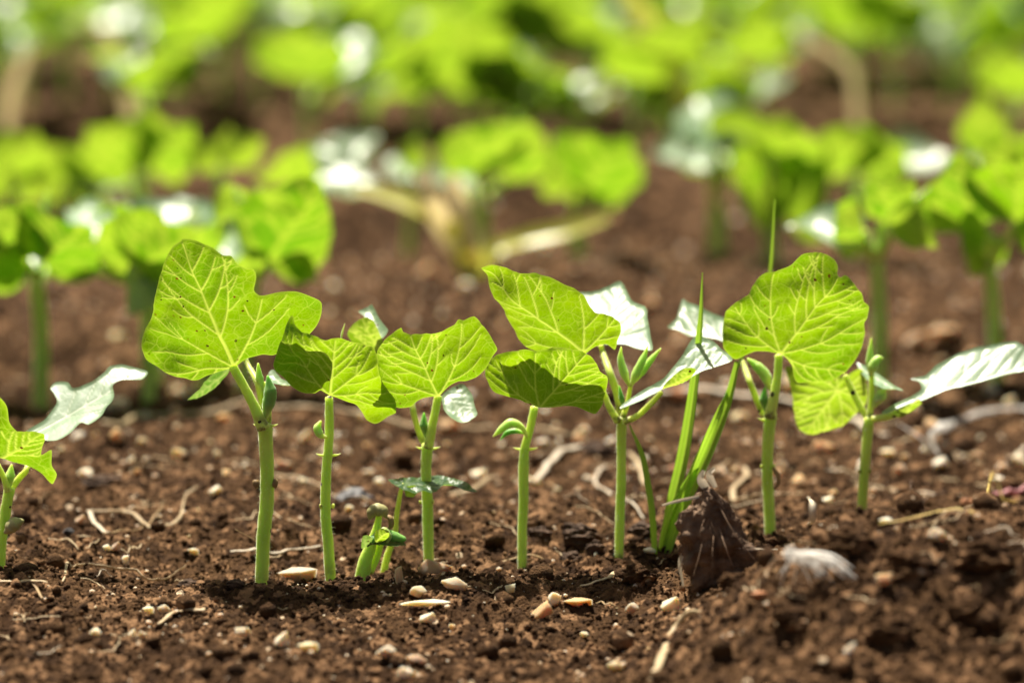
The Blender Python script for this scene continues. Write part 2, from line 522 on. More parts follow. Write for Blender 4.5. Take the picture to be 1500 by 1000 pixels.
def closed_resample(P, step):
    P = np.asarray(P, float)
    n = len(P)
    out = []
    for i in range(n):
        p0, p1, p2, p3 = P[i - 1], P[i], P[(i + 1) % n], P[(i + 2) % n]
        k = max(1, int(round(np.linalg.norm(p2 - p1) / step)))
        for j in range(k):
            t = j / k
            c = 0.5 * (2 * p1 + (p2 - p0) * t + (2 * p0 - 5 * p1 + 4 * p2 - p3) * t * t + (3 * p1 - p0 - 3 * p2 + p3) * t ** 3)
            out.append(0.75 * c + 0.25 * (p1 + (p2 - p1) * t))
    return np.array(out)


def inside(pts, poly):
    x, y = pts[:, 0], pts[:, 1]
    r = np.zeros(len(pts), bool)
    n = len(poly)
    for i in range(n):
        x1, y1 = poly[i]; x2, y2 = poly[(i + 1) % n]
        if y1 == y2:
            continue
        c = (y1 > y) != (y2 > y)
        r ^= c & (x < (x2 - x1) * (y - y1) / (y2 - y1) + x1)
    return r


def seg_dist(pts, A, B, ra, rb, best):
    """min over segments of (distance - local radius)"""
    for i in range(len(A)):
        d = B[i] - A[i]
        L2 = max(d.dot(d), 1e-16)
        t = np.clip(((pts - A[i]) @ d) / L2, 0, 1)
        q = A[i] + t[:, None] * d
        dist = np.hypot(pts[:, 0] - q[:, 0], pts[:, 1] - q[:, 1])
        best = np.minimum(best, dist - (ra[i] + (rb[i] - ra[i]) * t))
    return best


def grow_vein(p, ang, L, bend, poly, n=22):
    """a vein that starts at p and curves; stops near the margin"""
    pts = [np.array(p)]
    a = ang
    for k in range(n):
        q = pts[-1] + np.array([math.cos(a), math.sin(a)]) * L / n
        if not inside(q[None], poly)[0]:
            break
        pts.append(q)
        a += bend / n
    return np.array(pts)


def leaf_mesh(name, outline, L, mat, parent, P0, ea, eb, en, step, seed=0, fold=0.12, curl=0.0, wave=0.0, quilt=0.0005, cup=0.0,
              veinw=1.0, midbend=0.0, origin=(0, 0, 0), label=None):
    """outline: 2-D points in the blade's plane (metres; leaf base at 0,0, tip at L,0); ea, eb, en: axis, side, upper normal"""
    rng = random.Random(seed)
    poly = closed_resample(outline, step)
    # jitter the margin a little
    per = np.r_[0, np.cumsum(np.linalg.norm(np.diff(poly, axis=0), axis=1))]
    jit = vnoise(per / 0.004, per * 0 + seed, seed) * 0.0009 * (L / 0.06)
    cen = poly.mean(0)
    dirs = poly - cen
    poly = poly + dirs / np.maximum(np.linalg.norm(dirs, axis=1, keepdims=True), 1e-9) * jit[:, None]
    lo, hi = poly.min(0), poly.max(0)
    gx = np.arange(lo[0], hi[0], step); gy = np.arange(lo[1], hi[1], step * 0.866)
    X, Y = np.meshgrid(gx, gy)
    X[1::2] += step / 2
    pts = np.c_[X.ravel(), Y.ravel()]
    pts = pts[inside(pts, poly)]
    nb = len(poly)
    # keep grid points off the rim
    dm = seg_dist(pts, poly, np.roll(poly, -1, 0), np.zeros(nb), np.zeros(nb), np.full(len(pts), 9.0))
    pts = pts[dm > step * 0.55]
    allp = np.vstack([poly, pts])
    S = 100.0
    v2, _, f2, _, _, _ = delaunay_2d_cdt([Vector((float(p[0] * S), float(p[1] * S))) for p in allp],
                                         [(i, (i + 1) % nb) for i in range(nb)], [], 1, 1e-6)
    Q = np.array([(v.x / S, v.y / S) for v in v2])
    # veins
    A, B, ra, rb = [], [], [], []

    def add(pl, r0, r1):
        m = len(pl)
        for i in range(m - 1):
            A.append(pl[i]); B.append(pl[i + 1])
            ra.append(r0 + (r1 - r0) * i / max(m - 1, 1)); rb.append(r0 + (r1 - r0) * (i + 1) / max(m - 1, 1))
    w = L / 0.06 * veinw * 0.00046
    hw = max(abs(poly[:, 1].min()), abs(poly[:, 1].max()))
    tt = np.linspace(0, 1, 26)
    mid = np.c_[tt * L * 0.985, midbend * L * 4 * tt * (1 - tt)]
    add(mid, w * 1.15, w * 0.12)
    size = max(L, 1.4 * hw)
    for s in (-1, 1):
        for ang, bend, ln, r in ((R(50), -R(40), 1.05, 0.68), (R(96), -R(36), 0.75, 0.50), (R(138), -R(15), 0.45, 0.34)):
            ang += R(rng.uniform(-5, 5))
            pl = grow_vein(mid[0] + np.array([0.0003, 0]), s * ang, size * ln, s * bend, poly)
            if len(pl) > 3:
                add(pl, w * r, w * 0.06)
                for k in range(4, len(pl) - 3, 4):
                    d = pl[k] - pl[k - 1]
                    a0 = math.atan2(d[1], d[0])
                    b = grow_vein(pl[k], a0 + s * R(rng.uniform(32, 48)), size * 0.4, -s * R(35), poly, 12)
                    add(b, w * 0.26, w * 0.03)
                    if k % 8 == 0:
                        b = grow_vein(pl[k], a0 - s * R(rng.uniform(40, 60)), size * 0.16, s * R(30), poly, 8)
                        add(b, w * 0.16, w * 0.02)
        for fr in (0.28, 0.45, 0.62, 0.79):
            fr += rng.uniform(-0.03, 0.03)
            p = np.array([np.interp(fr, tt, mid[:, 0]), np.interp(fr, tt, mid[:, 1])])
            pl = grow_vein(p, s * R(rng.uniform(38, 50)), size * 0.75, -s * R(40), poly)
            add(pl, w * 0.40, w * 0.05)
            for k in range(6, len(pl) - 2, 5):
                d = pl[k] - pl[k - 1]
                b = grow_vein(pl[k], math.atan2(d[1], d[0]) + s * R(rng.uniform(30, 50)), size * 0.15, -s * R(20), poly, 8)
                add(b, w * 0.2, w * 0.03)
    best = seg_dist(Q, np.array(A), np.array(B), np.array(ra), np.array(rb), np.full(len(Q), 9.0))
    soft = max(step * 0.7, w * 0.5)
    vein = np.clip(1 - best / soft, 0, 1)
    vein = vein * vein * (3 - 2 * vein)
    rim = seg_dist(Q, poly, np.roll(poly, -1, 0), np.zeros(nb), np.zeros(nb), np.full(len(Q), 9.0))
    edge = np.clip(1 - rim / max(0.0007, step), 0, 1)
    vein = np.maximum(vein, edge * 0.45)
    a, b = Q[:, 0], Q[:, 1] - np.interp(Q[:, 0], mid[:, 0], mid[:, 1])
    puff = np.clip(best / (0.0035 * L / 0.06), 0, 1)
    n3 = vnoise(a / 0.011 + seed, b / 0.011 + 3 * seed, seed + 5)
    n4 = vnoise(a / 0.005 + seed, b / 0.005 + 3 * seed, seed + 6)
    z = fold * np.sqrt(b * b + 1e-6) + curl * a * np.abs(a) / L + cup * (b * b) / max(hw, 1e-3)
    z = z + quilt * (puff + 0.7 * n4) + wave * n3 * np.clip(np.hypot(a - 0.3 * L, b) / (0.5 * L), 0, 1.3)
    # raised, slightly rolled margin
    z = z + 0.5 * step * edge
    P3 = np.array(P0)[None] + a[:, None] * np.array(ea)[None] + Q[:, 1][:, None] * np.array(eb)[None] + z[:, None] * np.array(en)[None]
    P3 = P3 - np.array(origin)[None]
    lc = np.c_[Q * 100.0 + np.array([seed * 3.7, seed * 1.3]), np.full(len(Q), seed * 0.77)]
    tri = [f for f in f2 if len(f) == 3]
    F = np.array(tri, np.int32)
    # face orientation: upper side = en
    o = mesh_obj(name, P3, F, mat, parent, True, {'vein': vein, 'lc': lc})
    if label:
        o['label'] = label
    return o


SEED = [1]


def leaf_px(outline, base, tip, Y, n, mat, parent, step=0.0009, **kw):
    """a leaf whose outline is known in the photograph, lying on the plane through its base (depth Y) with upper normal n"""
    SEED[0] += 1
    n = Vector(n).normalized()
    P0 = at(base[0], base[1], Y)
    T = on_plane(tip[0], tip[1], P0, n)
    ea = (T - P0); L = ea.length; ea.normalize()
    eb = n.cross(ea)
    pts = []
    for p in outline:
        q = on_plane(p[0], p[1], P0, n) - P0
        pts.append((q.dot(ea), q.dot(eb)))
    pts = np.array(pts)
    x, y = pts[:, 0], pts[:, 1]
    if np.sum(x * np.roll(y, -1) - y * np.roll(x, -1)) < 0:
        pts = pts[::-1]
    return leaf_mesh(kw.pop('name', 'leaf'), pts, L, mat, parent, P0, ea, eb, n, step, seed=SEED[0],
                     origin=parent.location if parent else (0, 0, 0), **kw)


def leaf_bt(base, tip, width, Y, n, mat, parent, step=0.0022, shape=HEART, skew=0.0, **kw):
    """a heart-shaped (or ovate) leaf given by its base, tip and width in the photograph"""
    b = np.array(base, float); t = np.array(tip, float)
    d = t - b; Lp = np.hypot(*d); d /= Lp
    s = np.array([-d[1], d[0]])
    full = [(x, y) for x, y in shape] + [(x, -y) for x, y in shape[-2:0:-1]]
    out = [b + d * (x * Lp) + s * (y * width * (1 + skew * np.sign(y))) for x, y in full]
    return leaf_px(out, base, tip, Y, n, mat, parent, step, **kw)


def leaf_local(parent, P0, ea, en, L, W, mat, step, shape=HEART, **kw):
    SEED[0] += 1
    ea = Vector(ea).normalized()
    en = Vector(en); en = (en - ea * en.dot(ea)).normalized()
    eb = en.cross(ea)
    full = [(x, y) for x, y in shape] + [(x, -y) for x, y in shape[-2:0:-1]]
    out = np.array([(x * L, y * W) for x, y in full])
    x, y = out[:, 0], out[:, 1]
    if np.sum(x * np.roll(y, -1) - y * np.roll(x, -1)) < 0:
        out = out[::-1]
    return leaf_mesh('leaf', out, L, mat, parent, P0, ea, eb, en, step, seed=SEED[0], **kw)


def ribbon(name, P, W, mat, parent=None, origin=(0, 0, 0), face=(0, -1, 0.2), vfold=0.25, n=40, twist=0.0):
    """a blade: seven points across, folded along its keel"""
    P = crom([tuple(p) for p in P], n)
    W = np.interp(np.linspace(0, 1, n), np.linspace(0, 1, len(W)), W)
    T = np.gradient(P, axis=0); T /= np.linalg.norm(T, axis=1, keepdims=True)
    f = np.array(face, float); f /= np.linalg.norm(f)
    ks = np.linspace(-1, 1, 7)
    V = []; vein = []; lc = []
    for i in range(n):
        s = np.cross(T[i], f); s /= max(np.linalg.norm(s), 1e-9)
        u = np.cross(s, T[i])
        if twist:
            an = twist * i / n
            s, u = s * math.cos(an) + u * math.sin(an), u * math.cos(an) - s * math.sin(an)
        for k in ks:
            V.append(P[i] + s * k * W[i] * 0.5 - u * (vfold * W[i] * 0.5 * (1 - abs(k)) + 0.02 * W[i] * math.cos(k * 9)))
            vein.append(1.0 if abs(k) < 0.1 else 0.25 * (1 + math.cos(k * 9.42)))
            lc.append((i * 0.15, k * W[i] * 50, 1.0))
    V = np.array(V) - np.array(origin)
    F = np.array([(i * 7 + j, i * 7 + j + 1, (i + 1) * 7 + j + 1, (i + 1) * 7 + j) for i in range(n - 1) for j in range(6)], np.int32)
    return mesh_obj(name, V, F, mat, parent, True, {'vein': vein, 'lc': lc})


def ico(sub):
    import bmesh
    bm = bmesh.new()
    bmesh.ops.create_icosphere(bm, subdivisions=sub, radius=1.0)
    V = np.array([v.co[:] for v in bm.verts]); F = np.array([[v.index for v in f.verts] for f in bm.faces], np.int32)
    bm.free()
    return V, F


def lump(V, seed, amp, freq=1.6, facets=7, cut=0.72):
    """a stone-like lump from a unit sphere: cut facets + noise"""
    rng = np.random.RandomState(seed)
    V = V.copy()
    for k in range(facets):
        d = rng.randn(3); d /= np.linalg.norm(d)
        c = cut + 0.25 * rng.rand()
        h = V @ d
        V = V - np.clip(h - c, 0, None)[:, None] * d[None] * 0.97
    r = 1 + amp * (fbm(V[:, 0] * freq + seed, V[:, 1] * freq + V[:, 2] * 1.7 * freq, 3, seed))
    return V * r[:, None]

# ------------------------------------------------------------------ the ground: one sheet, fine where the camera looks closely
def build_soil():
    ys = [-8.0, -5, -3, -2.2, -1.5, -1.2, -1.0, -0.8, -0.65, -0.55, -0.48, -0.42, -0.37]
    y = -0.33
    while y < 3.0:
        ys.append(y)
        d = (y + D0) / D0
        y += 0.00085 if y < 0.32 else 0.00085 * d ** 2 * (1 + 2.2 * min(1.0, (y - 0.32) / 0.5))
    step = 0.01
    while y < 160:
        ys.append(y); y += step; step *= 1.25
    ys = np.array(ys)
    t = np.linspace(-1, 1, 860) * 0.255
    ext = 0.255 + np.cumsum(0.0009 * 1.19 ** np.arange(1, 52))
    t = np.r_[-ext[::-1], t, ext]
    sc = np.clip((ys + D0) / D0, 0.75, 2.6)
    X = t[None, :] * sc[:, None]
    Y = np.repeat(ys[:, None], len(t), 1)
    Z = ground_z(X.ravel(), Y.ravel())
    V = np.c_[X.ravel(), Y.ravel(), Z]
    n, m = X.shape
    i = np.arange(n - 1)[:, None] * m + np.arange(m - 1)[None]
    F = np.stack([i, i + 1, i + m + 1, i + m], -1).reshape(-1, 4)
    o = mesh_obj('soil', V, F, M['soil'], None, True)
    tag(o, 'crumbly dark brown field soil under all the seedlings', 'soil', kind='structure')


build_soil()


def build_crumbs():
    rng = np.random.RandomState(5)
    I1, F1 = ico(1)
    base = [lump(I1, 100 + k, 0.35, 2.2, 5) for k in range(12)]
    N = 60000
    d = 1.28 + (rng.rand(N) ** 1.35) * 0.95
    x = (rng.rand(N) * 2 - 1) * 0.145 * d
    y = d - D0
    s = 0.0004 + 0.0011 * rng.rand(N) ** 3
    big = rng.rand(N) < 0.007
    s[big] = 0.0022 + 0.0036 * rng.rand(big.sum()) ** 1.6
    z = ground_z(x, y)
    Vs = np.empty((N, len(I1), 3), np.float32)
    for k in range(N):
        a = rng.rand() * 6.283; c, q = math.cos(a), math.sin(a)
        v = base[k % 12] * np.array([1, 0.7 + 0.5 * rng.rand(), 0.6 + 0.4 * rng.rand()]) * s[k]
        v = np.c_[v[:, 0] * c - v[:, 1] * q, v[:, 0] * q + v[:, 1] * c, v[:, 2]]
        Vs[k] = v + np.array([x[k], y[k], z[k] + 0.35 * s[k]])
    F = (F1[None] + (np.arange(N) * len(I1))[:, None, None]).reshape(-1, 3)
    o = mesh_obj('soil_crumbs', Vs.reshape(-1, 3), F, M['soil'], None, False)
    tag(o, 'loose dark soil crumbs lying over the brown ground', 'soil crumbs', kind='stuff')


build_crumbs()
# ------------------------------------------------------------------ the first row, seedling by seedling
def px2m(w, Y):
    return w * (Y + D0) / FPX


def pth(pts, Y):
    return [at(p[0], p[1], p[2] if len(p) > 2 else Y) for p in pts]


def crop(ox, oy, s, pts):
    return [(ox + s * p[0], oy + s * p[1]) for p in pts]


def plant(px, Y, label, name='bean_seedling', cat='seedling', group=None):
    b = at(px, 800, Y)
    return thing(name, (b.x, Y, gz(b.x, Y)), label, cat, group)


def stem(p, pts, w, Y, name='stem', mat='stem', hairs=0, seed=1, sub=False, seg=12, **kw):
    P = pth(pts, Y)
    if name == 'stem':
        z = p.location.z
        P[0] = Vector((P[0].x, P[0].y, min(P[0].z, z) - 0.006))
    rr = [px2m(k, Y) / 2 * 0.93 for k in w]
    return tube(name, P, rr, M[mat], p, p.location, hairs=hairs, seed=seed, n=max(20, 7 * len(pts)), seg=seg, rough=0.09, **kw)


def bud(p, pts, w, Y, mat='bud', name='bud', flat=0.8):
    """folded young leaf: a spindle"""
    return tube(name, pth(pts, Y), [px2m(k, Y) / 2 * 1.2 for k in w], M[mat], p, p.location, n=26, seg=12, flat=flat, rough=0.12, seed=len(pts))


def stipules(p, x, y, Y, w=18):
    for s in (-1, 1):
        tube('stipule', pth([(x + s * 5, y, Y), (x + s * w * 0.7, y - 1, Y - 0.001), (x + s * w, y - 3, Y - 0.002)], Y),
             [px2m(2.6, Y), px2m(1.6, Y), px2m(0.4, Y)], M['bud'], p, p.location, n=8, seg=6)


def cotyledon_scars(p, x, y, Y, w=14, size=9, mat='brown'):
    for s in (-1, 1):
        b = at(x + s * w, y, Y - 0.001)
        V, F = ico(2)
        V = lump(V, 7 + s, 0.35, 1.5, 4) * px2m(size, Y) * 0.6 * np.array([0.8, 0.8, 1.1])
        o = mesh_obj('cotyledon_stub', V + np.array(b - p.location), F, M[mat], p)


HU = (0.10, 0.78, 0.62)        # upper side away from the camera: we see the lit-through underside

# --- A: the tall one with the notched leaf
Y = 0.0
A = plant(385, Y, 'tall bean seedling with the widest notched leaf, left of the row', group='bean seedlings in the front row')
stem(A, [(381, 853), (386, 790), (391, 730), (391, 680), (388, 622)], [20, 22, 23, 22, 24], Y, hairs=700)
stem(A, [(386, 628), (371, 592), (354, 560), (341, 537)], [22, 17, 15, 15], Y - 0.004, 'petiole', hairs=160)
stem(A, [(392, 626), (384, 590), (377, 560), (362, 532, 0.014), (352, 505, 0.016)], [14, 12, 11, 9, 8], Y + 0.004, 'petiole', hairs=100)
stem(A, [(392, 618), (392, 590), (388, 560, 0.004)], [13, 11, 8], Y + 0.002, 'shoot')
bud(A, [(388, 612), (393, 592), (396, 575), (392, 550)], [8, 20, 20, 3], Y - 0.003, 'bud_dark')
bud(A, [(386, 575), (380, 553), (378, 532)], [8, 13, 3], Y + 0.004, 'bud')
stipules(A, 389, 624, Y)
cotyledon_scars(A, 389, 708, Y, 14, 11)
LA = crop(190, 350, .3, [(240, 65), (300, 65), (370, 80), (445, 118), (490, 115), (520, 155), (560, 180), (590, 190), (605, 235), (600, 285),
                         (625, 312), (680, 318), (760, 308), (820, 325), (880, 360), (915, 400), (918, 450), (895, 500), (850, 545), (780, 585),
                         (700, 605), (640, 592), (560, 600), (512, 622), (500, 635), (440, 660), (390, 690), (330, 712), (270, 705), (200, 700),
                         (130, 670), (70, 630), (42, 575), (50, 530), (85, 460), (100, 380), (125, 290), (140, 200), (180, 120)])
leaf_px(LA, (343, 537), (262, 371), Y - 0.004, (0.10, 0.86, 0.50), M['leaf'], A, 0.00058, quilt=0.0006, fold=0.10, curl=0.06, wave=0.006, cup=0.12)
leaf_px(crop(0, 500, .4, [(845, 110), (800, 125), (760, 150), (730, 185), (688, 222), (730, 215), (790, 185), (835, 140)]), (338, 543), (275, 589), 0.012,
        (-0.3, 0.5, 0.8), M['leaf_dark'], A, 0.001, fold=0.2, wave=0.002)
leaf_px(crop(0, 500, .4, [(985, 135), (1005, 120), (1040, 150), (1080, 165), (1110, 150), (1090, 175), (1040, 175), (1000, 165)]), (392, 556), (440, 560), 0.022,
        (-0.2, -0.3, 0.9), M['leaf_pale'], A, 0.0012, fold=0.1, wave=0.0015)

# --- B
Y = 0.004
B = plant(485, Y, 'bean seedling with a leaf shaded dark at both side corners', group='bean seedlings in the front row')
stem(B, [(487, 848), (481, 800), (477, 750), (478, 690), (482, 640), (482, 582)], [17, 18, 17, 16, 15, 13], Y, hairs=600, seed=2)
bud(B, [(478, 640), (470, 637), (465, 627), (470, 616)], [4, 13, 13, 3], Y - 0.003, 'bud')
stipules(B, 481, 667, Y)
cotyledon_scars(B, 479, 741, Y, 9, 6, 'stem')
bud(B, [(499, 505), (501, 488), (505, 474)], [5, 9, 2], Y + 0.02, 'bud', flat=0.3)
LB = crop(390, 450, .24, [(155, 88), (175, 130), (210, 150), (270, 160), (330, 185), (370, 205), (430, 195), (480, 210), (540, 245), (600, 270), (650, 295),
                          (672, 340), (680, 390), (690, 440), (712, 500), (750, 555), (782, 610), (790, 680), (785, 732), (720, 760), (660, 772),
                          (610, 750), (580, 700), (550, 655), (500, 620), (440, 580), (402, 556), (385, 548), (360, 535), (330, 520), (290, 540), (220, 535),
                          (150, 510), (90, 460), (60, 420), (43, 360), (60, 300), (90, 210), (120, 140)])
leaf_px(LB, (483, 581), (492, 498), -0.012, (0.0, 0.90, 0.44), M['leaf'], B, 0.00058, quilt=0.0006, fold=0.12, curl=-0.05, wave=0.007, cup=0.1)

# --- C
Y = 0.024
Cc = plant(628, Y, 'bean seedling with a broad squarish leaf and a white leaf hanging behind it', group='bean seedlings in the front row')
stem(Cc, [(629, 826), (627, 780), (626, 730), (624, 690), (626, 650)], [15, 17, 18, 17, 18], Y, hairs=600, seed=3)
stem(Cc, [(627, 656), (632, 630), (637, 605), (642, 580)], [16, 15, 13, 13], Y - 0.003, 'petiole', hairs=120)
stem(Cc, [(624, 655), (613, 630), (605, 600), (598, 560, 0.04)], [12, 10, 10, 8], Y + 0.008, 'petiole', hairs=80)
bud(Cc, [(624, 640), (621, 622), (621, 604)], [5, 14, 2], Y - 0.002, 'bud_dark')
stipules(Cc, 627, 657, Y)
cotyledon_scars(Cc, 625, 735, Y, 9, 5, 'stem')
LC = crop(390, 450, .24, [(820, 148), (835, 175), (880, 185), (960, 170), (1050, 158), (1140, 152), (1165, 128), (1200, 140), (1260, 132), (1290, 165),
                          (1330, 210), (1370, 265), (1405, 325), (1370, 380), (1330, 430), (1280, 470), (1220, 485), (1170, 480), (1110, 505),
                          (1062, 545), (1045, 552), (1030, 555), (960, 565), (920, 580), (880, 610), (830, 630), (790, 640), (760, 600), (700, 560), (640, 530),
                          (610, 480), (640, 440), (670, 400), (680, 350), (675, 290), (690, 230), (730, 180), (780, 155)])
leaf_px(LC, (642, 582), (600, 494), -0.004, (0.05, 0.88, 0.46), M['leaf'], Cc, 0.00058, quilt=0.0006, fold=0.13, curl=-0.05, wave=0.006, cup=0.1)
leaf_px(crop(390, 450, .24, [(478, 205), (520, 130), (590, 88), (650, 108), (700, 200), (730, 290), (680, 340), (600, 320), (520, 270)]), (565, 530), (528, 472), 0.05,
        (0.2, 0.8, 0.5), M['leaf'], Cc, 0.0012, fold=0.1, wave=0.004)
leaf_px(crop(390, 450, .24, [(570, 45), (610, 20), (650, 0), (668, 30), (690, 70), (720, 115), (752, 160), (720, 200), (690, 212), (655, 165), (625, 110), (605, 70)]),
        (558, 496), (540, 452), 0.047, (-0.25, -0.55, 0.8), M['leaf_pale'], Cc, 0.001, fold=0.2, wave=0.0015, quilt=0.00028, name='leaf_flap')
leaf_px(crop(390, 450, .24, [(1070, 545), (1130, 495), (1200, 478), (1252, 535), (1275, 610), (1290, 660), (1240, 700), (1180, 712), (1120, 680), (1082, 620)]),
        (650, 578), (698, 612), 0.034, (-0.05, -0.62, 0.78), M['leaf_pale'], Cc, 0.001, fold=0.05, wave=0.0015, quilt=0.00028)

# --- D
Y = 0.026
Dd = plant(766, Y, 'bean seedling with the lowest darkest front leaf and a drooping folded bud at its left', group='bean seedlings in the front row')
stem(Dd, [(765, 832), (765, 780), (767, 730), (767, 690), (769, 655), (776, 630), (783, 596)], [14, 15, 15, 16, 17, 13, 13], Y, hairs=600, seed=4)
bud(Dd, [(772, 640), (764, 625), (748, 619), (734, 629), (722, 639)], [4, 9, 14, 12, 2], Y - 0.003, 'bud')
bud(Dd, [(768, 634), (755, 631), (742, 634), (733, 644)], [4, 9, 8, 2], Y - 0.001, 'bud_dark')
stipules(Dd, 770, 658, Y)
LD = crop(690, 380, .3, [(240, 457), (300, 465), (350, 455), (400, 435), (450, 430), (500, 445), (545, 455), (580, 480), (610, 520), (625, 570), (655, 600),
                         (660, 640), (645, 700), (630, 760), (600, 802), (560, 785), (510, 755), (450, 735), (400, 730), (345, 724), (330, 722), (300, 712), (240, 690),
                         (170, 685), (110, 690), (75, 665), (55, 620), (60, 580), (90, 540), (120, 500), (170, 470)])
leaf_px(LD, (790, 597), (858, 520), -0.006, (0.15, 0.90, 0.42), M['leaf'], Dd, 0.00058, quilt=0.0006, fold=0.14, curl=-0.08, wave=0.006, cup=0.12)

# --- E
Y = 0.03
E = plant(907, Y, 'bean seedling with four leaves spread apart and upright buds beside the grass clump', group='bean seedlings in the front row')
stem(E, [(906, 824), (908, 760), (910, 700), (910, 650), (911, 612)], [13, 15, 15, 15, 17], Y, hairs=600, seed=5)
stem(E, [(906, 618), (892, 595), (884, 575), (868, 545, 0.015), (854, 516, 0.012)], [13, 10, 9, 8, 8], Y - 0.002, 'petiole', hairs=60)
stem(E, [(909, 610), (905, 580), (893, 545), (883, 516, 0.05), (880, 506, 0.05)], [12, 13, 12, 10, 8], Y + 0.008, 'petiole', hairs=80)
stem(E, [(914, 618), (935, 608), (952, 592), (969, 574)], [11, 10, 10, 8], Y - 0.004, 'petiole', hairs=80)
stem(E, [(912, 612), (919, 590), (924, 562)], [10, 8, 7], Y, 'shoot', hairs=30)
bud(E, [(922, 565), (914, 545), (909, 525), (910, 508)], [5, 14, 11, 2], Y)
bud(E, [(924, 566), (931, 548), (940, 530), (949, 507)], [5, 14, 12, 2], Y - 0.002)
bud(E, [(928, 560), (940, 545), (955, 525), (968, 510)], [5, 12, 10, 2], Y + 0.002)
bud(E, [(915, 600), (911, 585), (907, 565)], [4, 9, 2], Y - 0.001, 'bud_dark')
LE1 = crop(690, 380, .3, [(40, 75), (95, 68), (160, 72), (235, 90), (310, 105), (370, 130), (430, 165), (490, 195), (530, 220), (560, 270), (590, 300), (640, 310),
                          (680, 320), (710, 350), (716, 390), (705, 430), (690, 465), (655, 440), (600, 440), (560, 455), (545, 465), (500, 500), (430, 505), (340, 500), (260, 480),
                          (215, 450), (190, 400), (160, 340), (145, 290), (110, 240), (85, 190), (60, 125)])
leaf_px(LE1, (855, 516), (703, 404), 0.012, (0.25, 0.82, 0.52), M['leaf'], E, 0.00058, quilt=0.0006, fold=0.12, curl=0.05, wave=0.0055, cup=0.1)
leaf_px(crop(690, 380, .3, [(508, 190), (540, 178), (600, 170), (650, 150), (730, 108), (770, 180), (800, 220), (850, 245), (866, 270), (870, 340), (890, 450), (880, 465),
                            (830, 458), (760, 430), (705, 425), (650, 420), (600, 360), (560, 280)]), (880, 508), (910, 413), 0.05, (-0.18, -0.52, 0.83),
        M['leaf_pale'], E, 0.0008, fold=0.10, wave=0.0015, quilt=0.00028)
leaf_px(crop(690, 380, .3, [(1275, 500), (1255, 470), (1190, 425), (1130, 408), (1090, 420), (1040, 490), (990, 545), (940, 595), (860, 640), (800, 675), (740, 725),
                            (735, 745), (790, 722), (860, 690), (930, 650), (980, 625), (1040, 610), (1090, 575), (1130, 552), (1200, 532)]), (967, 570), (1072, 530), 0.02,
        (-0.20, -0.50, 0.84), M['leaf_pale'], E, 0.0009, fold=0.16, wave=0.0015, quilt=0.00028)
leaf_px(crop(690, 380, .3, [(930, 640), (980, 585), (1040, 545), (1095, 555), (1060, 600), (1010, 622)]), (967, 572), (1015, 550), 0.012,
        (0.2, 0.7, 0.6), M['leaf'], E, 0.0011, fold=0.1, wave=0.002, name='leaf_lobe')

# --- F: grass clump
Y = 0.036
Fg = plant(965, Y, 'clump of bright green grass blades between two bean seedlings', 'grass_clump', 'grass')
for pts, w, fc, mt in (([(960, 806), (956, 760), (950, 715), (940, 665), (922, 622)], [7, 10, 10, 9, 2], (0.3, -1, -0.3), 'grass'),
                       ([(966, 806), (984, 740), (1002, 660), (1017, 560), (1026, 470), (1029, 399)], [9, 19, 19, 15, 10, 1], (-0.5, -1, -0.3), 'grass'),
                       ([(968, 806), (990, 750), (1020, 680), (1055, 600), (1085, 528, 0.07), (1115, 450, 0.085), (1128, 400, 0.09), (1135, 292, 0.09)], [9, 14, 14, 12, 9, 7, 6, 2], (0.4, -1, -0.4), 'grass'),
                       ([(972, 806), (1000, 745), (1038, 660), (1065, 590), (1080, 530)], [8, 17, 18, 16, 8], (-0.6, -1, -0.2), 'grass'),
                       ([(963, 806), (975, 765), (992, 725), (1012, 690)], [7, 9, 7, 1], (0.5, -1, -0.3), 'grass')):
    k = px2m(1, Y)
    P = pth([(p[0], p[1], p[2] if len(p) > 2 else Y + 0.004 * math.sin(i + w[1])) for i, p in enumerate(pts)], Y)
    P[0].z -= 0.006
    ribbon('blade', P, [q * k for q in w], M[mt], Fg, Fg.location, fc, 0.5)

# --- G
Y = 0.05
Gp = plant(1128, Y, 'bean seedling with one tall round leaf, right of the grass clump', group='bean seedlings in the front row')
stem(Gp, [(1130, 800), (1127, 750), (1124, 700), (1125, 650), (1129, 605)], [17, 18, 18, 18, 20], Y, hairs=600, seed=6)
stem(Gp, [(1127, 612), (1134, 580), (1139, 550), (1141, 520)], [19, 16, 13, 13], Y - 0.004, 'petiole', hairs=140)
stem(Gp, [(1121, 612), (1107, 582), (1097, 555), (1088, 530, 0.075)], [12, 10, 9, 7], Y + 0.006, 'petiole', hairs=80)
stem(Gp, [(1124, 605), (1131, 575), (1126, 558)], [9, 8, 7], Y + 0.002, 'shoot')
bud(Gp, [(1130, 572), (1120, 548), (1104, 532), (1095, 525)], [8, 17, 16, 3], Y + 0.001)
bud(Gp, [(1122, 603), (1119, 585), (1121, 566)], [5, 15, 2], Y, 'bud_dark')
stipules(Gp, 1125, 615, Y, 15)
tube('cotyledon_stub', pth([(1132, 685), (1139, 695), (1140, 708), (1134, 716)], Y - 0.003), [0.0006, 0.001, 0.0009, 0.0004], M['brown'], Gp, Gp.location, n=14, seg=6)
cotyledon_scars(Gp, 1125, 683, Y, 9, 5, 'stem')
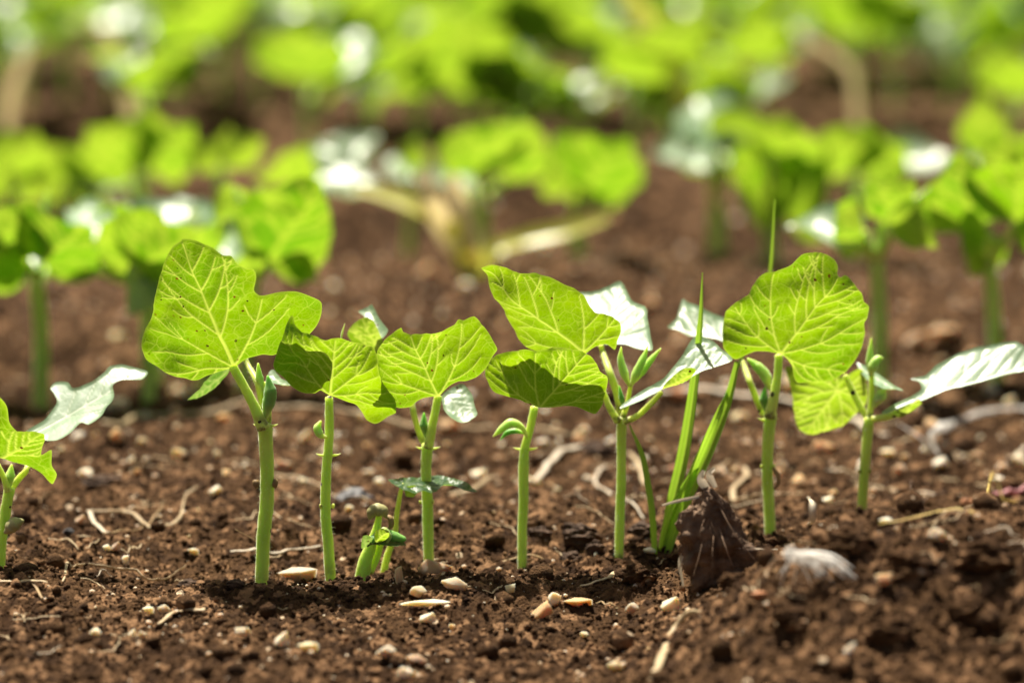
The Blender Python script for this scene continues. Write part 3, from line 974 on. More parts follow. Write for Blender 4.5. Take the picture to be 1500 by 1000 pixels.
LG = crop(1040, 370, .28, [(490, 50), (560, 52), (620, 65), (660, 85), (678, 115), (675, 145), (692, 157), (720, 152), (760, 180), (790, 220), (810, 270), (835, 310),
                           (830, 370), (815, 410), (820, 470), (805, 530), (780, 580), (740, 640), (690, 690), (640, 712), (580, 718), (510, 705), (460, 690), (440, 650),
                           (430, 600), (410, 565), (388, 545), (365, 528), (345, 526), (300, 525), (240, 530), (190, 550), (140, 572), (100, 550), (75, 510), (72, 450), (90, 370), (110, 330),
                           (150, 280), (210, 240), (250, 180), (300, 140), (360, 115), (430, 95)])
leaf_px(LG, (1143, 518), (1229, 413), 0.038, (-0.05, 0.90, 0.42), M['leaf'], Gp, 0.00058, quilt=0.0006, fold=0.08, curl=0.05, wave=0.0055, cup=0.08)
leaf_px(crop(690, 380, .3, [(960, 330), (995, 300), (1010, 270), (1035, 205), (1060, 220), (1110, 245), (1180, 280), (1250, 305), (1290, 340), (1290, 400), (1240, 410), (1200, 395), (1130, 385),
                            (1060, 375), (1010, 345)]), (1080, 505), (982, 478), 0.08, (-0.18, -0.52, 0.84), M['leaf_pale'], Gp, 0.0009, fold=0.08, wave=0.0015, quilt=0.00028)

# --- H
Y = 0.062
H = plant(1263, Y, 'bean seedling with a long white leaf stretched right and a rust spotted leaf hanging left', group='bean seedlings in the front row')
stem(H, [(1261, 775), (1264, 720), (1268, 670), (1273, 612)], [15, 16, 16, 17], Y, hairs=500, seed=7)
stem(H, [(1270, 612), (1256, 588), (1245, 565), (1238, 550)], [12, 11, 10, 9], Y + 0.004, 'petiole', hairs=70)
stem(H, [(1277, 614), (1300, 610), (1325, 601), (1347, 587)], [11, 12, 12, 9], Y - 0.004, 'petiole', hairs=80)
stem(H, [(1274, 612), (1276, 580), (1277, 545)], [11, 9, 8], Y, 'shoot', hairs=40)
bud(H, [(1276, 550), (1274, 530), (1275, 512), (1276, 495)], [7, 13, 9, 2], Y)
bud(H, [(1276, 548), (1280, 533), (1287, 524), (1294, 525)], [7, 17, 13, 2], Y - 0.003)
bud(H, [(1279, 597), (1287, 583), (1294, 573), (1297, 566)], [5, 16, 14, 3], Y - 0.001)
bud(H, [(1283, 588), (1294, 583), (1298, 570)], [5, 9, 2], Y - 0.003)
cotyledon_scars(H, 1267, 690, Y, 8, 5, 'stem')
leaf_px(crop(1040, 370, .28, [(415, 650), (430, 720), (440, 800), (450, 880), (470, 930), (510, 950), (560, 958), (620, 945), (680, 910), (720, 880), (770, 840), (815, 800),
                              (830, 740), (825, 660), (790, 610), (745, 620), (700, 650), (640, 640), (560, 630), (480, 635)]), (1228, 570), (1181, 634), 0.075,
        (-0.15, 0.93, 0.34), M['leaf_rusty'], H, 0.0008, fold=0.10, wave=0.006, cup=0.1)
leaf_px(crop(1040, 370, .28, [(770, 588), (800, 598), (860, 630), (930, 675), (1016, 732), (970, 725), (900, 725), (850, 700), (790, 640)]), (1258, 540), (1322, 574), 0.08,
        (-0.2, -0.25, 0.95), M['leaf_pale'], H, 0.0012, fold=0.1, wave=0.0015)
leaf_px(crop(1040, 480, .32, [(783, 397), (820, 368), (880, 338), (950, 303), (972, 285), (960, 258), (918, 246), (955, 238), (990, 230), (1030, 190), (1100, 155), (1170, 125),
                              (1250, 100), (1330, 85), (1400, 80), (1440, 92), (1490, 125), (1520, 165), (1440, 200), (1350, 220), (1260, 245), (1170, 268), (1080, 293),
                              (980, 333), (920, 350), (860, 375), (810, 400)]), (1347, 588), (1525, 527), 0.058, (-0.20, -0.50, 0.84), M['leaf_pale'], H, 0.0009,
        fold=0.08, wave=0.0015, quilt=0.00028)
leaf_px(crop(1040, 480, .32, [(830, 400), (900, 365), (960, 345), (972, 350), (920, 395), (870, 418)]), (1345, 590), (1312, 606), 0.052, (0.1, 0.8, 0.5), M['leaf'], H, 0.001,
        fold=0.1, name='leaf_lobe')

# --- I: at the left edge
Y = 0.0
I = plant(0, Y, 'bean seedling cut by the left edge with a curling pale leaf', group='bean seedlings in the front row')
stem(I, [(-2, 850), (2, 800), (8, 750), (14, 715)], [13, 16, 17, 18], Y, hairs=400, seed=8)
stem(I, [(12, 720), (6, 700), (-4, 680)], [12, 10, 9], Y - 0.002, 'petiole', hairs=50)
stem(I, [(15, 718), (28, 700), (40, 685), (44, 650, 0.02)], [12, 10, 9, 7], Y + 0.003, 'petiole', hairs=50)
bud(I, [(14, 712), (15, 695), (17, 680)], [6, 16, 3], Y)
bud(I, [(6, 780), (12, 776), (20, 768), (34, 762)], [4, 20, 22, 6], Y - 0.004, 'seed', name='cotyledon_stub')
leaf_px(crop(0, 500, .4, [(-60, 200), (0, 215), (20, 250), (30, 310), (60, 340), (110, 345), (155, 350), (160, 380), (148, 425), (182, 424), (185, 460), (203, 510), (185, 553),
                          (150, 510), (100, 480), (40, 455), (0, 430), (-80, 400), (-110, 300)]), (-6, 676), (58, 640), -0.006, (0.1, 0.72, 0.68), M['leaf'], I, 0.0009,
        fold=0.12, wave=0.005)
leaf_px(crop(0, 500, .4, [(540, 112), (500, 102), (450, 97), (410, 105), (385, 130), (345, 160), (300, 180), (270, 185), (255, 168), (210, 168), (190, 190), (205, 210), (215, 235), (170, 290),
                          (100, 335), (130, 352), (160, 355), (165, 372), (210, 378), (260, 352), (300, 312), (330, 320), (370, 290), (420, 215), (415, 170), (450, 150), (520, 150)]),
        (44, 640), (216, 545), 0.02, (-0.20, -0.52, 0.83), M['leaf_pale'], I, 0.0008, fold=0.12, wave=0.0015, quilt=0.00028)

# --- J: sprout just breaking the soil; K: thin wilted seedling behind it
Y = 0.002
J = plant(527, Y, 'sprout just pushing out of the soil, still bent under its seed leaves', 'bean_sprout', 'sprout')
stem(J, [(526, 858), (533, 830), (541, 805), (549, 782), (553, 768), (556, 752)], [22, 24, 23, 19, 14, 9], Y, hairs=120, seed=9)
stem(J, [(541, 838), (551, 815), (558, 790)], [14, 15, 12], Y + 0.003, 'shoot')
bud(J, [(541, 760), (545, 750), (552, 746), (561, 749), (566, 757)], [5, 17, 21, 19, 5], Y - 0.001, 'seed', name='seed_leaf', flat=0.8)
bud(J, [(564, 756), (571, 758), (573, 768), (567, 776)], [6, 12, 12, 4], Y + 0.002, 'brown', name='seed_coat', flat=0.6)
bud(J, [(548, 790), (558, 782), (578, 786), (593, 790)], [10, 20, 17, 9], Y - 0.003, 'bud_dark')
bud(J, [(556, 778), (562, 775), (569, 785), (567, 796)], [4, 11, 10, 2], Y - 0.006, 'bud')
bud(J, [(538, 795), (548, 790), (558, 795)], [8, 17, 8], Y - 0.005, 'bud_dark')
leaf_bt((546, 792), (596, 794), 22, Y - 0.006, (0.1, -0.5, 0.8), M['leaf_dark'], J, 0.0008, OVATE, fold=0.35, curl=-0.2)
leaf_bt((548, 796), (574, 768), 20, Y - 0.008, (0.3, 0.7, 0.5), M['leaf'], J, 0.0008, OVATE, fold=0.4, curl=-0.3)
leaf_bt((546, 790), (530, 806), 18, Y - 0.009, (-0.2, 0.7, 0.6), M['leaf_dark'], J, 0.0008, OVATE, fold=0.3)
Y = 0.018
K = plant(557, Y, 'thin wilted seedling with a flat dark leaf, behind the bent sprout', group='bean seedlings in the front row')
stem(K, [(556, 838), (568, 812), (578, 785), (581, 755), (586, 725), (590, 708)], [10, 12, 11, 9, 8, 6], Y, hairs=80, seed=10)
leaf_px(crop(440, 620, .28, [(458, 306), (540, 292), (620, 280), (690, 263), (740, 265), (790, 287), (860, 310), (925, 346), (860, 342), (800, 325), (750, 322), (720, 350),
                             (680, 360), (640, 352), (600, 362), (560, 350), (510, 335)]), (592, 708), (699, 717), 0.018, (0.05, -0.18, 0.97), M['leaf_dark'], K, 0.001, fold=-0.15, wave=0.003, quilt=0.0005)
leaf_px(crop(440, 620, .28, [(545, 345), (560, 335), (600, 335), (625, 352), (610, 372), (590, 392), (552, 386)]), (592, 712), (598, 729), 0.014, (0.0, 0.9, 0.4), M['leaf'], K, 0.001, fold=0.1, name='leaf_lobe')
# ------------------------------------------------------------------ second and third rows, plant by plant
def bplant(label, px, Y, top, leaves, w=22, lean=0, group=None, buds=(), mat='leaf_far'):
    """top: pixel where the stem forks; leaves: (base, tip, width, kind, dY)"""
    p = plant(px, Y, label, 'bean_seedling', 'seedling', group)
    b = p.location
    T = at(top[0], top[1], Y)
    P = [Vector((b.x, b.y, b.z - 0.01)), (Vector(b) * 0.5 + T * 0.5) + Vector((lean, 0, 0)), T]
    k = px2m(1, Y)
    tube('stem', P, [w * k * 0.55, w * k * 0.5, w * k * 0.45], M['stem_far'], p, p.location, n=18, seg=10, rough=0.05)
    for (lb, lt, wd, kind, dY) in leaves:
        Q = at(lb[0], lb[1], Y + dY)
        mid = T * 0.5 + Q * 0.5 + Vector((0, 0, -0.002))
        tube('petiole', [T, mid, Q], [w * k * 0.35, w * k * 0.3, w * k * 0.25], M['stem_far'], p, p.location, n=8, seg=8)
        j = (SEED[0] * 37 % 11 - 5) * 0.03
        if kind == 'u':
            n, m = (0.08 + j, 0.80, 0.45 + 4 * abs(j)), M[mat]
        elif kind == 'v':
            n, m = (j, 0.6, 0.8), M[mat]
        elif kind == 's':
            n, m = (0.1, 0.92, 0.3), M['leaf_dark']
        elif kind == 'g':
            n, m = (0.55, -0.50, 0.62), M['leaf_pale']
        else:
            n, m = (-0.22 + j, -0.42, 0.88), M['leaf_pale']
        shp = OVATE if kind == 'o' else HEART
        if kind == 'o':
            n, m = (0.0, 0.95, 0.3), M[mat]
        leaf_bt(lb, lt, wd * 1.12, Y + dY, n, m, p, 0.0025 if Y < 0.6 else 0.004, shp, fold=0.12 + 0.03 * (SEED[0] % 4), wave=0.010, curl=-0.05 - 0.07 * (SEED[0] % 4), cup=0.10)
    for pts in buds:
        tube('bud', pth(pts, Y), [k * 4, k * 10, k * 8, k * 2], M['bud'], p, p.location, n=14, seg=8, flat=0.6)
    return p


g2 = 'bean seedlings in the second row'
Y2 = 0.37
bplant('blurred bean seedling on a long bare stem by the left edge, second row', 60, Y2, (53, 408),
       [((60, 390), (135, 300), 130, 'u', -0.02), ((44, 388), (-40, 330), 110, 'u', -0.02), ((52, 395), (40, 318), 110, 't', 0.02), ((70, 395), (148, 395), 60, 'u', 0.01)],
       24, 0.002, g2, [[(58, 360), (62, 335), (66, 305), (70, 280)]])
bplant('blurred bean seedling with a pale drooping lower leaf, left of the notched leaf', 222, Y2, (214, 440),
       [((200, 400), (285, 320), 120, 'u', -0.03), ((200, 390), (150, 320), 105, 'u', -0.01), ((215, 350), (290, 292), 60, 't', 0.02), ((222, 402), (196, 456), 70, 'g', -0.02),
        ((150, 345), (95, 285), 60, 't', 0.01)], 20, 0, g2)
bplant('blurred bean seedling with a lemon green leaf and pale leaf behind the notched leaf', 355, Y2 + 0.02, (372, 400),
       [((395, 382), (470, 268), 135, 'u', -0.02), ((385, 400), (330, 385), 60, 'v', -0.01), ((365, 400), (305, 340), 120, 't', 0.02), ((400, 378), (468, 388), 60, 'u', -0.01), ((345, 320), (330, 275), 60, 'u', 0.03)],
       22, 0, g2, [[(360, 330), (355, 305), (347, 285), (343, 272)], [(368, 325), (372, 300), (378, 285), (380, 275)]])
bplant('blurred bean seedling with a white gleaming leaf, right of the tall round leaf', 1284, Y2 - 0.02, (1284, 380),
       [((1255, 352), (1148, 318), 50, 't', 0.0), ((1265, 340), (1220, 365), 60, 'v', -0.01), ((1305, 340), (1375, 345), 60, 'u', -0.02), ((1290, 330), (1340, 262), 60, 'v', 0.01)],
       24, 0.001, g2, [[(1295, 340), (1310, 310), (1325, 290), (1336, 270)], [(1300, 330), (1330, 300), (1350, 285), (1360, 275)]])
bplant('blurred bean seedling with two broad overlapping leaves at the right edge', 1458, Y2 + 0.04, (1450, 380),
       [((1425, 335), (1400, 225), 130, 'u', -0.01), ((1490, 325), (1500, 205), 150, 'u', -0.03), ((1400, 320), (1355, 270), 70, 'u', 0.02), ((1450, 350), (1420, 395), 70, 'v', -0.02)], 22, 0, g2)
bplant('blurred bean seedling partly outside the left edge in the second row', -40, Y2, (-40, 440),
       [((-30, 420), (20, 330), 100, 'u', 0), ((-50, 420), (-110, 350), 100, 'u', 0)], 22, 0, g2)
bplant('blurred bean seedling partly outside the right edge in the second row', 1545, Y2 + 0.01, (1545, 400),
       [((1545, 370), (1530, 280), 100, 'u', 0), ((1555, 370), (1610, 300), 100, 'u', 0)], 22, 0, g2)

bplant('blurred bean seedling squeezed between the two left ones of the second row', 232, Y2 + 0.06, (226, 420),
       [((150, 388), (165, 285), 125, 'u', 0.0), ((135, 392), (92, 330), 84, 'v', 0.0), ((150, 345), (235, 300), 50, 't', 0.01)], 20, 0, g2)
bplant('blurred bean seedling with a flat grey green leaf just left behind the notched leaf', 300, Y2 + 0.07, (300, 430),
       [((300, 402), (345, 325), 130, 'g', -0.01), ((290, 392), (250, 325), 96, 'v', 0.0), ((310, 345), (255, 282), 54, 't', 0.0)], 20, 0, g2)

g3 = 'bean seedlings in the third row'
Y3 = 0.80
bplant('blurred bean seedling with a dark fold between two leaves, upper left, third row', 190, Y3, (205, 300),
       [((195, 255), (130, 175), 110, 'u', -0.02), ((215, 245), (285, 180), 110, 'u', 0.0), ((190, 270), (110, 268), 46, 't', 0.02)], 22, 0, g3)
bplant('blurred bean seedling with leaves low at the far left, third row', 20, Y3, (20, 310),
       [((15, 250), (55, 195), 80, 'u', -0.02), ((25, 285), (90, 285), 50, 'u', 0.0), ((10, 280), (-40, 220), 70, 'u', 0)], 20, 0, g3)
bplant('blurred small bean seedling with two yellow pointed leaves, third row', 325, Y3 - 0.03, (325, 300),
       [((330, 245), (388, 195), 50, 'o', -0.02), ((320, 250), (275, 215), 50, 'o', 0.0), ((330, 240), (335, 185), 36, 'o', 0.0)], 16, 0.002, g3)
bplant('blurred bean seedling with long flat leaves behind the dry yellow grass, third row', 470, Y3, (470, 320),
       [((475, 255), (555, 205), 56, 't', 0.0), ((465, 258), (370, 250), 60, 'v', -0.01), ((470, 262), (555, 262), 66, 't', -0.06)], 20, 0, g3)
bplant('blurred bean seedling with a broad squarish double leaf, centre of the third row', 705, Y3 - 0.02, (704, 290),
       [((705, 258), (690, 170), 120, 'u', -0.03), ((740, 262), (775, 172), 110, 'u', -0.01), ((690, 270), (600, 252), 40, 't', 0.02)], 26, 0, g3)
bplant('blurred bean seedling with one big kidney shaped leaf, right of the squarish one, third row', 850, Y3 - 0.02, (842, 320),
       [((850, 285), (930, 180), 130, 'u', -0.02), ((845, 292), (822, 235), 90, 'u', 0.0)], 24, 0, g3)
bplant('blurred bean seedling topped by white gleaming leaves, third row', 1048, Y3, (1050, 300),
       [((1045, 200), (1020, 135), 90, 't', 0.0), ((1040, 230), (950, 210), 56, 't', -0.02), ((1060, 220), (1110, 150), 70, 'u', 0.0), ((1040, 250), (1010, 195), 80, 'u', 0.02),
        ((1060, 230), (1100, 205), 44, 't', -0.02)], 26, 0, g3)
bplant('blurred bean seedling with a long leaf hanging almost to the ground, third row', 1128, Y3 - 0.04, (1125, 290),
       [((1130, 225), (1120, 345), 110, 'u', -0.02), ((1135, 240), (1180, 178), 120, 'u', -0.01), ((1150, 240), (1200, 330), 100, 'u', 0.0)], 22, 0, g3)
bplant('blurred bean seedling with a wide leaf and a white leaf tip, third row right', 1260, Y3, (1255, 300),
       [((1240, 262), (1215, 190), 130, 'u', -0.02), ((1265, 258), (1330, 210), 100, 'u', 0.0), ((1310, 240), (1400, 228), 46, 't', 0.0)], 22, 0, g3)
bplant('blurred bean seedling holding up a single pointed oval leaf, third row right', 1438, Y3, (1440, 260),
       [((1442, 232), (1436, 130), 68, 'o', -0.02), ((1450, 245), (1500, 215), 60, 'u', 0.0), ((1430, 245), (1385, 250), 46, 't', 0.0)], 20, 0, g3)
bplant('blurred bean seedling almost wholly outside the right edge, third row', 1530, Y3, (1530, 300),
       [((1530, 260), (1490, 190), 90, 'u', 0), ((1540, 250), (1590, 190), 90, 'u', 0)], 20, 0, g3)

bplant('blurred bean seedling with drooping leaves between two left ones, third row', 95, Y3 + 0.05, (95, 310),
       [((95, 270), (60, 215), 80, 'u', 0.0), ((105, 280), (160, 300), 60, 'v', 0.0), ((100, 262), (150, 225), 60, 'u', 0.0)], 20, 0, g3)
bplant('blurred small bean seedling with gleaming leaf tips left of the squarish one, third row', 600, Y3 + 0.05, (600, 320),
       [((600, 262), (560, 222), 44, 't', 0.0), ((605, 268), (650, 250), 40, 't', 0.0), ((600, 250), (610, 205), 40, 'o', 0.0)], 16, 0, g3)

# yellowed grass tuft between the second and third rows
Yg = hit(697, 421).y
yg = plant(697, Yg, 'yellowing grass tuft with one blade arching left, behind the front row', 'grass_clump', 'grass')
kg = px2m(1, Yg)
for pts, w, fc, mt in (([(692, 420), (680, 370), (655, 345), (620, 318), (570, 298), (520, 288)], [18, 36, 38, 36, 32, 18], (-0.12, -0.6, 0.8), 'grass_yellow'),
                       ([(694, 420), (676, 385), (650, 345), (628, 300), (620, 262)], [12, 30, 34, 32, 24], (0.1, -1, -0.4), 'grass_dry'),
                       ([(696, 420), (690, 370), (678, 320), (662, 275)], [14, 28, 28, 18], (-0.2, -1, -0.4), 'grass_dry'),
                       ([(694, 420), (682, 385), (668, 355), (652, 335)], [18, 40, 34, 10], (0.2, -1, -0.4), 'grass_yellow'),
                       ([(702, 420), (722, 385), (770, 365), (830, 352), (890, 335)], [14, 28, 32, 32, 18], (-0.1, -0.7, 0.7), 'grass_yellow')):
    P = pth([(p[0], p[1], Yg + 0.006 * math.sin(2 * i + w[1])) for i, p in enumerate(pts)], Yg)
    dz = yg.location.z - P[0].z
    P = [p + Vector((0, 0, dz)) for p in P]
    P[0].z -= 0.006
    ribbon('blade', P, [q * kg for q in w], M[mt], yg, yg.location, fc, 0.35)


# ------------------------------------------------------------------ the far rows: six kinds of seedling, then copies
def far_proto(k, label, group):
    rng = random.Random(500 + k)
    h = rng.uniform(0.018, 0.046)
    p = thing('bean_seedling', (0, 0, 0), label, 'seedling', group)
    T = Vector((rng.uniform(-.006, .006), rng.uniform(-.006, .006), h))
    tube('stem', [(0, 0, -0.01), (T.x * 0.3 + 0.002, T.y * 0.3, h * 0.5), T], [0.0030, 0.0028, 0.0024], M['stem_far'], p, n=10, seg=8)
    dirs = [(-90 + rng.uniform(-25, 25), 0.056, 0.056), (85 + rng.uniform(-30, 30), 0.056, 0.052)]
    if k % 2 == 0:
        dirs += [(rng.uniform(-60, 30), 0.046, 0.030), (rng.uniform(150, 210), 0.046, 0.032), (-90 + rng.uniform(-40, 40), 0.044, 0.03)]
    for i, (a, L, W) in enumerate(dirs):
        a = R(a)
        el = R(rng.uniform(38, 62)) if i == 0 else R(rng.uniform(15, 45)) if i == 1 else R(rng.uniform(-30, 40))
        out = Vector((math.cos(a), math.sin(a), 0))
        hi = 0.016 if i < 2 else 0.034
        Q = T + out * rng.uniform(0.012, 0.022) + Vector((0, 0, hi))
        tube('petiole', [T, T * 0.5 + Q * 0.5 + Vector((0, 0, -0.002)), Q], [0.0020, 0.0017, 0.0014], M['stem_far'], p, n=8, seg=6)
        ea = out * math.cos(el) + Vector((0, 0, math.sin(el)))
        en = -out * math.sin(el) + Vector((0, 0, math.cos(el)))
        L *= rng.uniform(0.85, 1.12)
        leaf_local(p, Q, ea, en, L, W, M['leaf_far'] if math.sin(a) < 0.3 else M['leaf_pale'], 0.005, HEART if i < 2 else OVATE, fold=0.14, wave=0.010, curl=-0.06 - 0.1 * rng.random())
    tube('bud', [T, T + Vector((0.002, 0, 0.014)), T + Vector((0.003, 0.002, 0.026))], [0.001, 0.0032, 0.0004], M['bud'], p, n=10, seg=8, flat=0.6)
    return p


def copy_plant(src, loc, rz, s, label, group):
    r = src.copy(); COL.objects.link(r)
    r.location = loc; r.rotation_euler = (0, 0, rz); r.scale = (s, s, s)
    r['label'] = label; r['group'] = group
    for c in src.children:
        d = c.copy(); COL.objects.link(d); d.parent = r
    return r


FAR = [
    # (Y, label, group, spacing in pixels, size, brown gaps between pixels)
    (1.13, 'blurred bean seedling of the fourth row, above the dark furrow', 'bean seedlings in the fourth row', 78, 1.0, ((-20, 190), (280, 430), (1110, 1400))),
    (1.46, 'blurred bean seedling of the fifth row, high in the picture', 'bean seedlings in the fifth row', 68, 1.12, ((1180, 1240),)),
    (1.80, 'blurred bean seedling of the sixth row, near the top edge', 'bean seedlings in the sixth row', 58, 1.2, ()),
    (2.15, 'blurred bean seedling of the seventh row, at the top edge', 'bean seedlings in the seventh row', 58, 1.2, ()),
    (2.5, 'blurred bean seedling of the farthest row, cut by the top edge', 'bean seedlings in the farthest row', 58, 1.2, ()),
]
protos = {}
for Yr, lab, grp, gap, size, holes in FAR:
    rr = random.Random(int(Yr * 100))
    px = -70
    while px < 1580:
        px += gap * rr.uniform(0.7, 1.3)
        k = rr.randrange(7)
        rz = rr.gauss(0, 32)
        s = size * rr.uniform(0.85, 1.15)
        if any(a < px < b for a, b in holes):
            continue
        y = Yr + rr.uniform(-0.06, 0.06)
        x = at(px, 100, y).x
        loc = (x, y, gz(x, y))
        if k not in protos:
            p = far_proto(k, lab, grp)
            protos[k] = p
            p.location = loc; p.rotation_euler = (0, 0, R(rz)); p.scale = (s, s, s)
        else:
            copy_plant(protos[k], loc, R(rz), s, lab, grp)

# pale dry blades standing among the far rows
for label, px, Yd, pts, w, mt in (
        ('pale dry grass blade bent over like a hook, upper left', 195, 1.16, [(195, 240), (190, 150), (178, 95), (155, 55), (135, 35)], [10, 18, 20, 19, 10], 'grass_dry'),
        ('pale dry grass blade leaning at the upper left corner', 5, 1.16, [(2, 235), (14, 160), (28, 110), (42, 72)], [10, 17, 19, 10], 'grass_dry'),
        ('long pale grass blade slanting down from the top edge', 1010, 1.05, [(1020, 245), (1000, 140), (975, 75), (940, 20), (900, -30)], [12, 28, 30, 30, 22], 'grass_yellow'),
        ('short dry blade arching between far seedlings at the right', 1225, 1.16, [(1262, 230), (1250, 120), (1232, 90), (1205, 70), (1165, 48)], [8, 13, 14, 13, 8], 'grass_dry')):
    P = pth(pts, Yd)
    P[0].z = gz(P[0].x, Yd) - 0.008
    o = ribbon('dry_grass', P, [q * px2m(1, Yd) for q in w], M[mt], None, (0, 0, 0), (0.2, -1, -0.3), 0.3)
    tag(o, label, 'dry grass')
# ------------------------------------------------------------------ stones, straw, roots on the soil
SV, SF = ico(3)
STONES = {}


def stone_mesh(k, mat):
    key = (k, mat)
    if key not in STONES:
        V = lump(SV, 300 + k, 0.12, 1.3, 12, 0.38)
        V = V / np.abs(V).max(0)
        me = mesh_obj('pebble', V, SF, M[mat], None, False).data
        bpy.data.objects.remove(bpy.data.objects[-1] if False else [o for o in COL.objects if o.data is me][0])
        STONES[key] = me
    return STONES[key]


def pebble(px, py, w, h, mat, k, label, group=None, depth=0.8, sink=0.3, rz=0.0, tilt=0.0, pos=None, name='pebble'):
    """w, h: size in the photograph's pixels; py: the pixel of its middle"""
    c = pos if pos is not None else hit(px, py + 0.35 * h)
    d = (c.y + D0) / FPX
    o = bpy.data.objects.new(name, stone_mesh(k, mat))
    COL.objects.link(o)
    sx, sz = w * d / 2, h * d / 2
    o.scale = (sx, sx * depth, sz)
    zc = max(gz(c.x + e, c.y + f) for e in (-sx * .5, 0, sx * .5) for f in (-sx * .6, 0))
    o.location = (c.x, c.y, zc + sz * (1 - 2 * sink))
    o.rotation_euler = (tilt, tilt * 0.7, rz)
    tag(o, label, 'pebble' if name == 'pebble' else 'stone', group)
    return o


NAMED = [
    (437, 848, 64, 34, 'cream', 0, 'largest cream stone with a flat top, right of the tall seedling foot'),
    (637, 836, 54, 32, 'tan', 1, 'rounded tan stone right in front of the broad leaf seedling stem'),
    (665, 866, 42, 28, 'cream', 2, 'angular pale chip below the rounded tan stone'),
    (613, 882, 26, 22, 'cream', 3, 'small cream chip above the white straw bits'),
    (585, 849, 16, 34, 'tan', 4, 'upright tan sliver in front of the bent sprout'),
    (120, 772, 20, 16, 'tan', 5, 'tan pebble at the left end of the tangled straw'),
    (24, 770, 30, 20, 'cream', 1, 'yellowish pebble beside the stem at the left edge'),
    (101, 792, 18, 16, 'grey', 3, 'small black shell lump at the left'),
    (157, 811, 14, 14, 'white', 2, 'white pebble beside the brown one in the left soil'),
    (172, 815, 18, 16, 'tan', 5, 'brown pebble touching the white one in the left soil'),
    (185, 823, 14, 18, 'white', 4, 'upright white chip right of the brown pebble'),
    (284, 817, 18, 16, 'cream', 0, 'cream pebble by the end of the curved root, left of the tall seedling'),
    (140, 943, 20, 20, 'white', 3, 'white pebble alone in the lower left foreground'),
    (218, 904, 18, 18, 'white', 0, 'white pebble beside a cream one, lower left'),
    (240, 899, 20, 20, 'cream', 2, 'cream pebble beside the white one, lower left'),
    (195, 938, 14, 16, 'white', 5, 'left one of a close pair of pale grains, lower left'),
    (209, 938, 14, 16, 'cream', 1, 'right one of a close pair of pale grains, lower left'),
    (357, 931, 30, 18, 'cream', 4, 'flat cream pebble in the foreground under the tall seedling'),
    (416, 945, 30, 28, 'white', 5, 'bright white pebble in the foreground below the largest cream stone'),
    (452, 964, 34, 24, 'cream', 0, 'cream pebble at the lower middle left'),
    (566, 963, 34, 24, 'cream', 3, 'bright cream pebble in the foreground below the white straw bits'),
    (610, 972, 34, 22, 'tan', 2, 'tan pebble right of the bright cream one in the foreground'),
    (596, 994, 32, 24, 'white', 1, 'white pebble cut by the bottom edge'),
    (749, 873, 20, 16, 'cream', 4, 'cream pebble alone below the lowest leaf seedling'),
    (951, 816, 20, 14, 'white', 2, 'white pebble at the foot of the grass clump'),
    (986, 890, 40, 26, 'white', 5, 'pair-like white stone in the foreground right of the middle'),
    (926, 900, 22, 22, 'cream', 3, 'cream pebble left of the white stone in the foreground'),
    (1112, 887, 26, 22, 'orange', 0, 'pinkish pebble under the white fibre tuft'),
    (1297, 872, 32, 22, 'tan', 4, 'tan lump on the right foreground mound'),
    (1374, 797, 32, 26, 'cream', 1, 'pale stone on the crest of the right mound'),
    (1247, 963, 24, 24, 'cream', 5, 'cream pebble in the right foreground'),
    (900, 985, 26, 22, 'cream', 2, 'cream pebble at the bottom, left of the curved root'),
    (1345, 697, 22, 18, 'tan', 3, 'round brown pebble right of the white leaf seedling stem') if False else (1317, 697, 22, 18, 'tan', 3, 'round brown pebble right of the long white leaf seedling stem'),
    (1418, 740, 28, 16, 'orange', 1, 'orange brown stone above the yellow straw'),
    (1300, 671, 24, 16, 'white', 0, 'bright white stone in the soil left of the forked root'),
    (1430, 680, 22, 14, 'tan', 2, 'tan stone in the soil right of the forked root'),
    (992, 693, 30, 16, 'orange', 4, 'rusty red pebble behind the grass blades'),
    (993, 603, 26, 22, 'orange', 3, 'salmon pebble behind the grass blades, high up'),
    (1215, 748, 22, 10, 'white', 5, 'flat white grain between the two right seedlings'),
    (1297, 764, 22, 8, 'white', 3, 'flat white grain at the end of the yellow straw'),
    (268, 582, 40, 34, 'cream', 2, 'large pale blurred stone under the notched leaf'),
    (1380, 505, 50, 30, 'tan', 0, 'large blurred tan stone high at the right'),
    (1345, 508, 44, 26, 'tan', 5, 'blurred tan slab left of the large blurred stone at the right'),
    (1205, 660, 40, 22, 'tan', 1, 'tan stone behind the tall round leaf seedling'),
    (213, 618, 24, 16, 'white', 4, 'white blurred stone behind the seedlings, left'),
    (161, 617, 24, 20, 'tan', 3, 'tan blurred stone left of the white blurred one'),
    (181, 597, 14, 26, 'white', 2, 'upright white blurred chip under the curling pale leaf'),
    (327, 618, 24, 20, 'tan', 0, 'tan blurred pebble left of the tall seedling stem'),
    (450, 648, 26, 22, 'cream', 5, 'cream pebble left of the shaded leaf seedling stem'),
    (415, 686, 30, 18, 'tan', 1, 'tan pebble between the tall and the shaded leaf seedlings'),
    (1215, 560, 36, 20, 'tan', 2, 'tan blurred stone below the tall round leaf') if False else (1010, 640, 30, 18, 'tan', 2, 'tan stone just right of the grass blades'),
    (854, 640, 22, 16, 'cream', 3, 'cream pebble behind the stem of the lowest leaf seedling'),
    (660, 630, 40, 24, 'tan', 4, 'tan blurred stone under the hanging white leaf'),
    (1158, 586, 24, 40, 'cream', 0, 'pale glowing stone just behind the tall round leaf stem'),
]
for q in NAMED:
    pebble(*q, sink=0.16, rz=random.Random(q[0]).uniform(-0.5, 0.5))

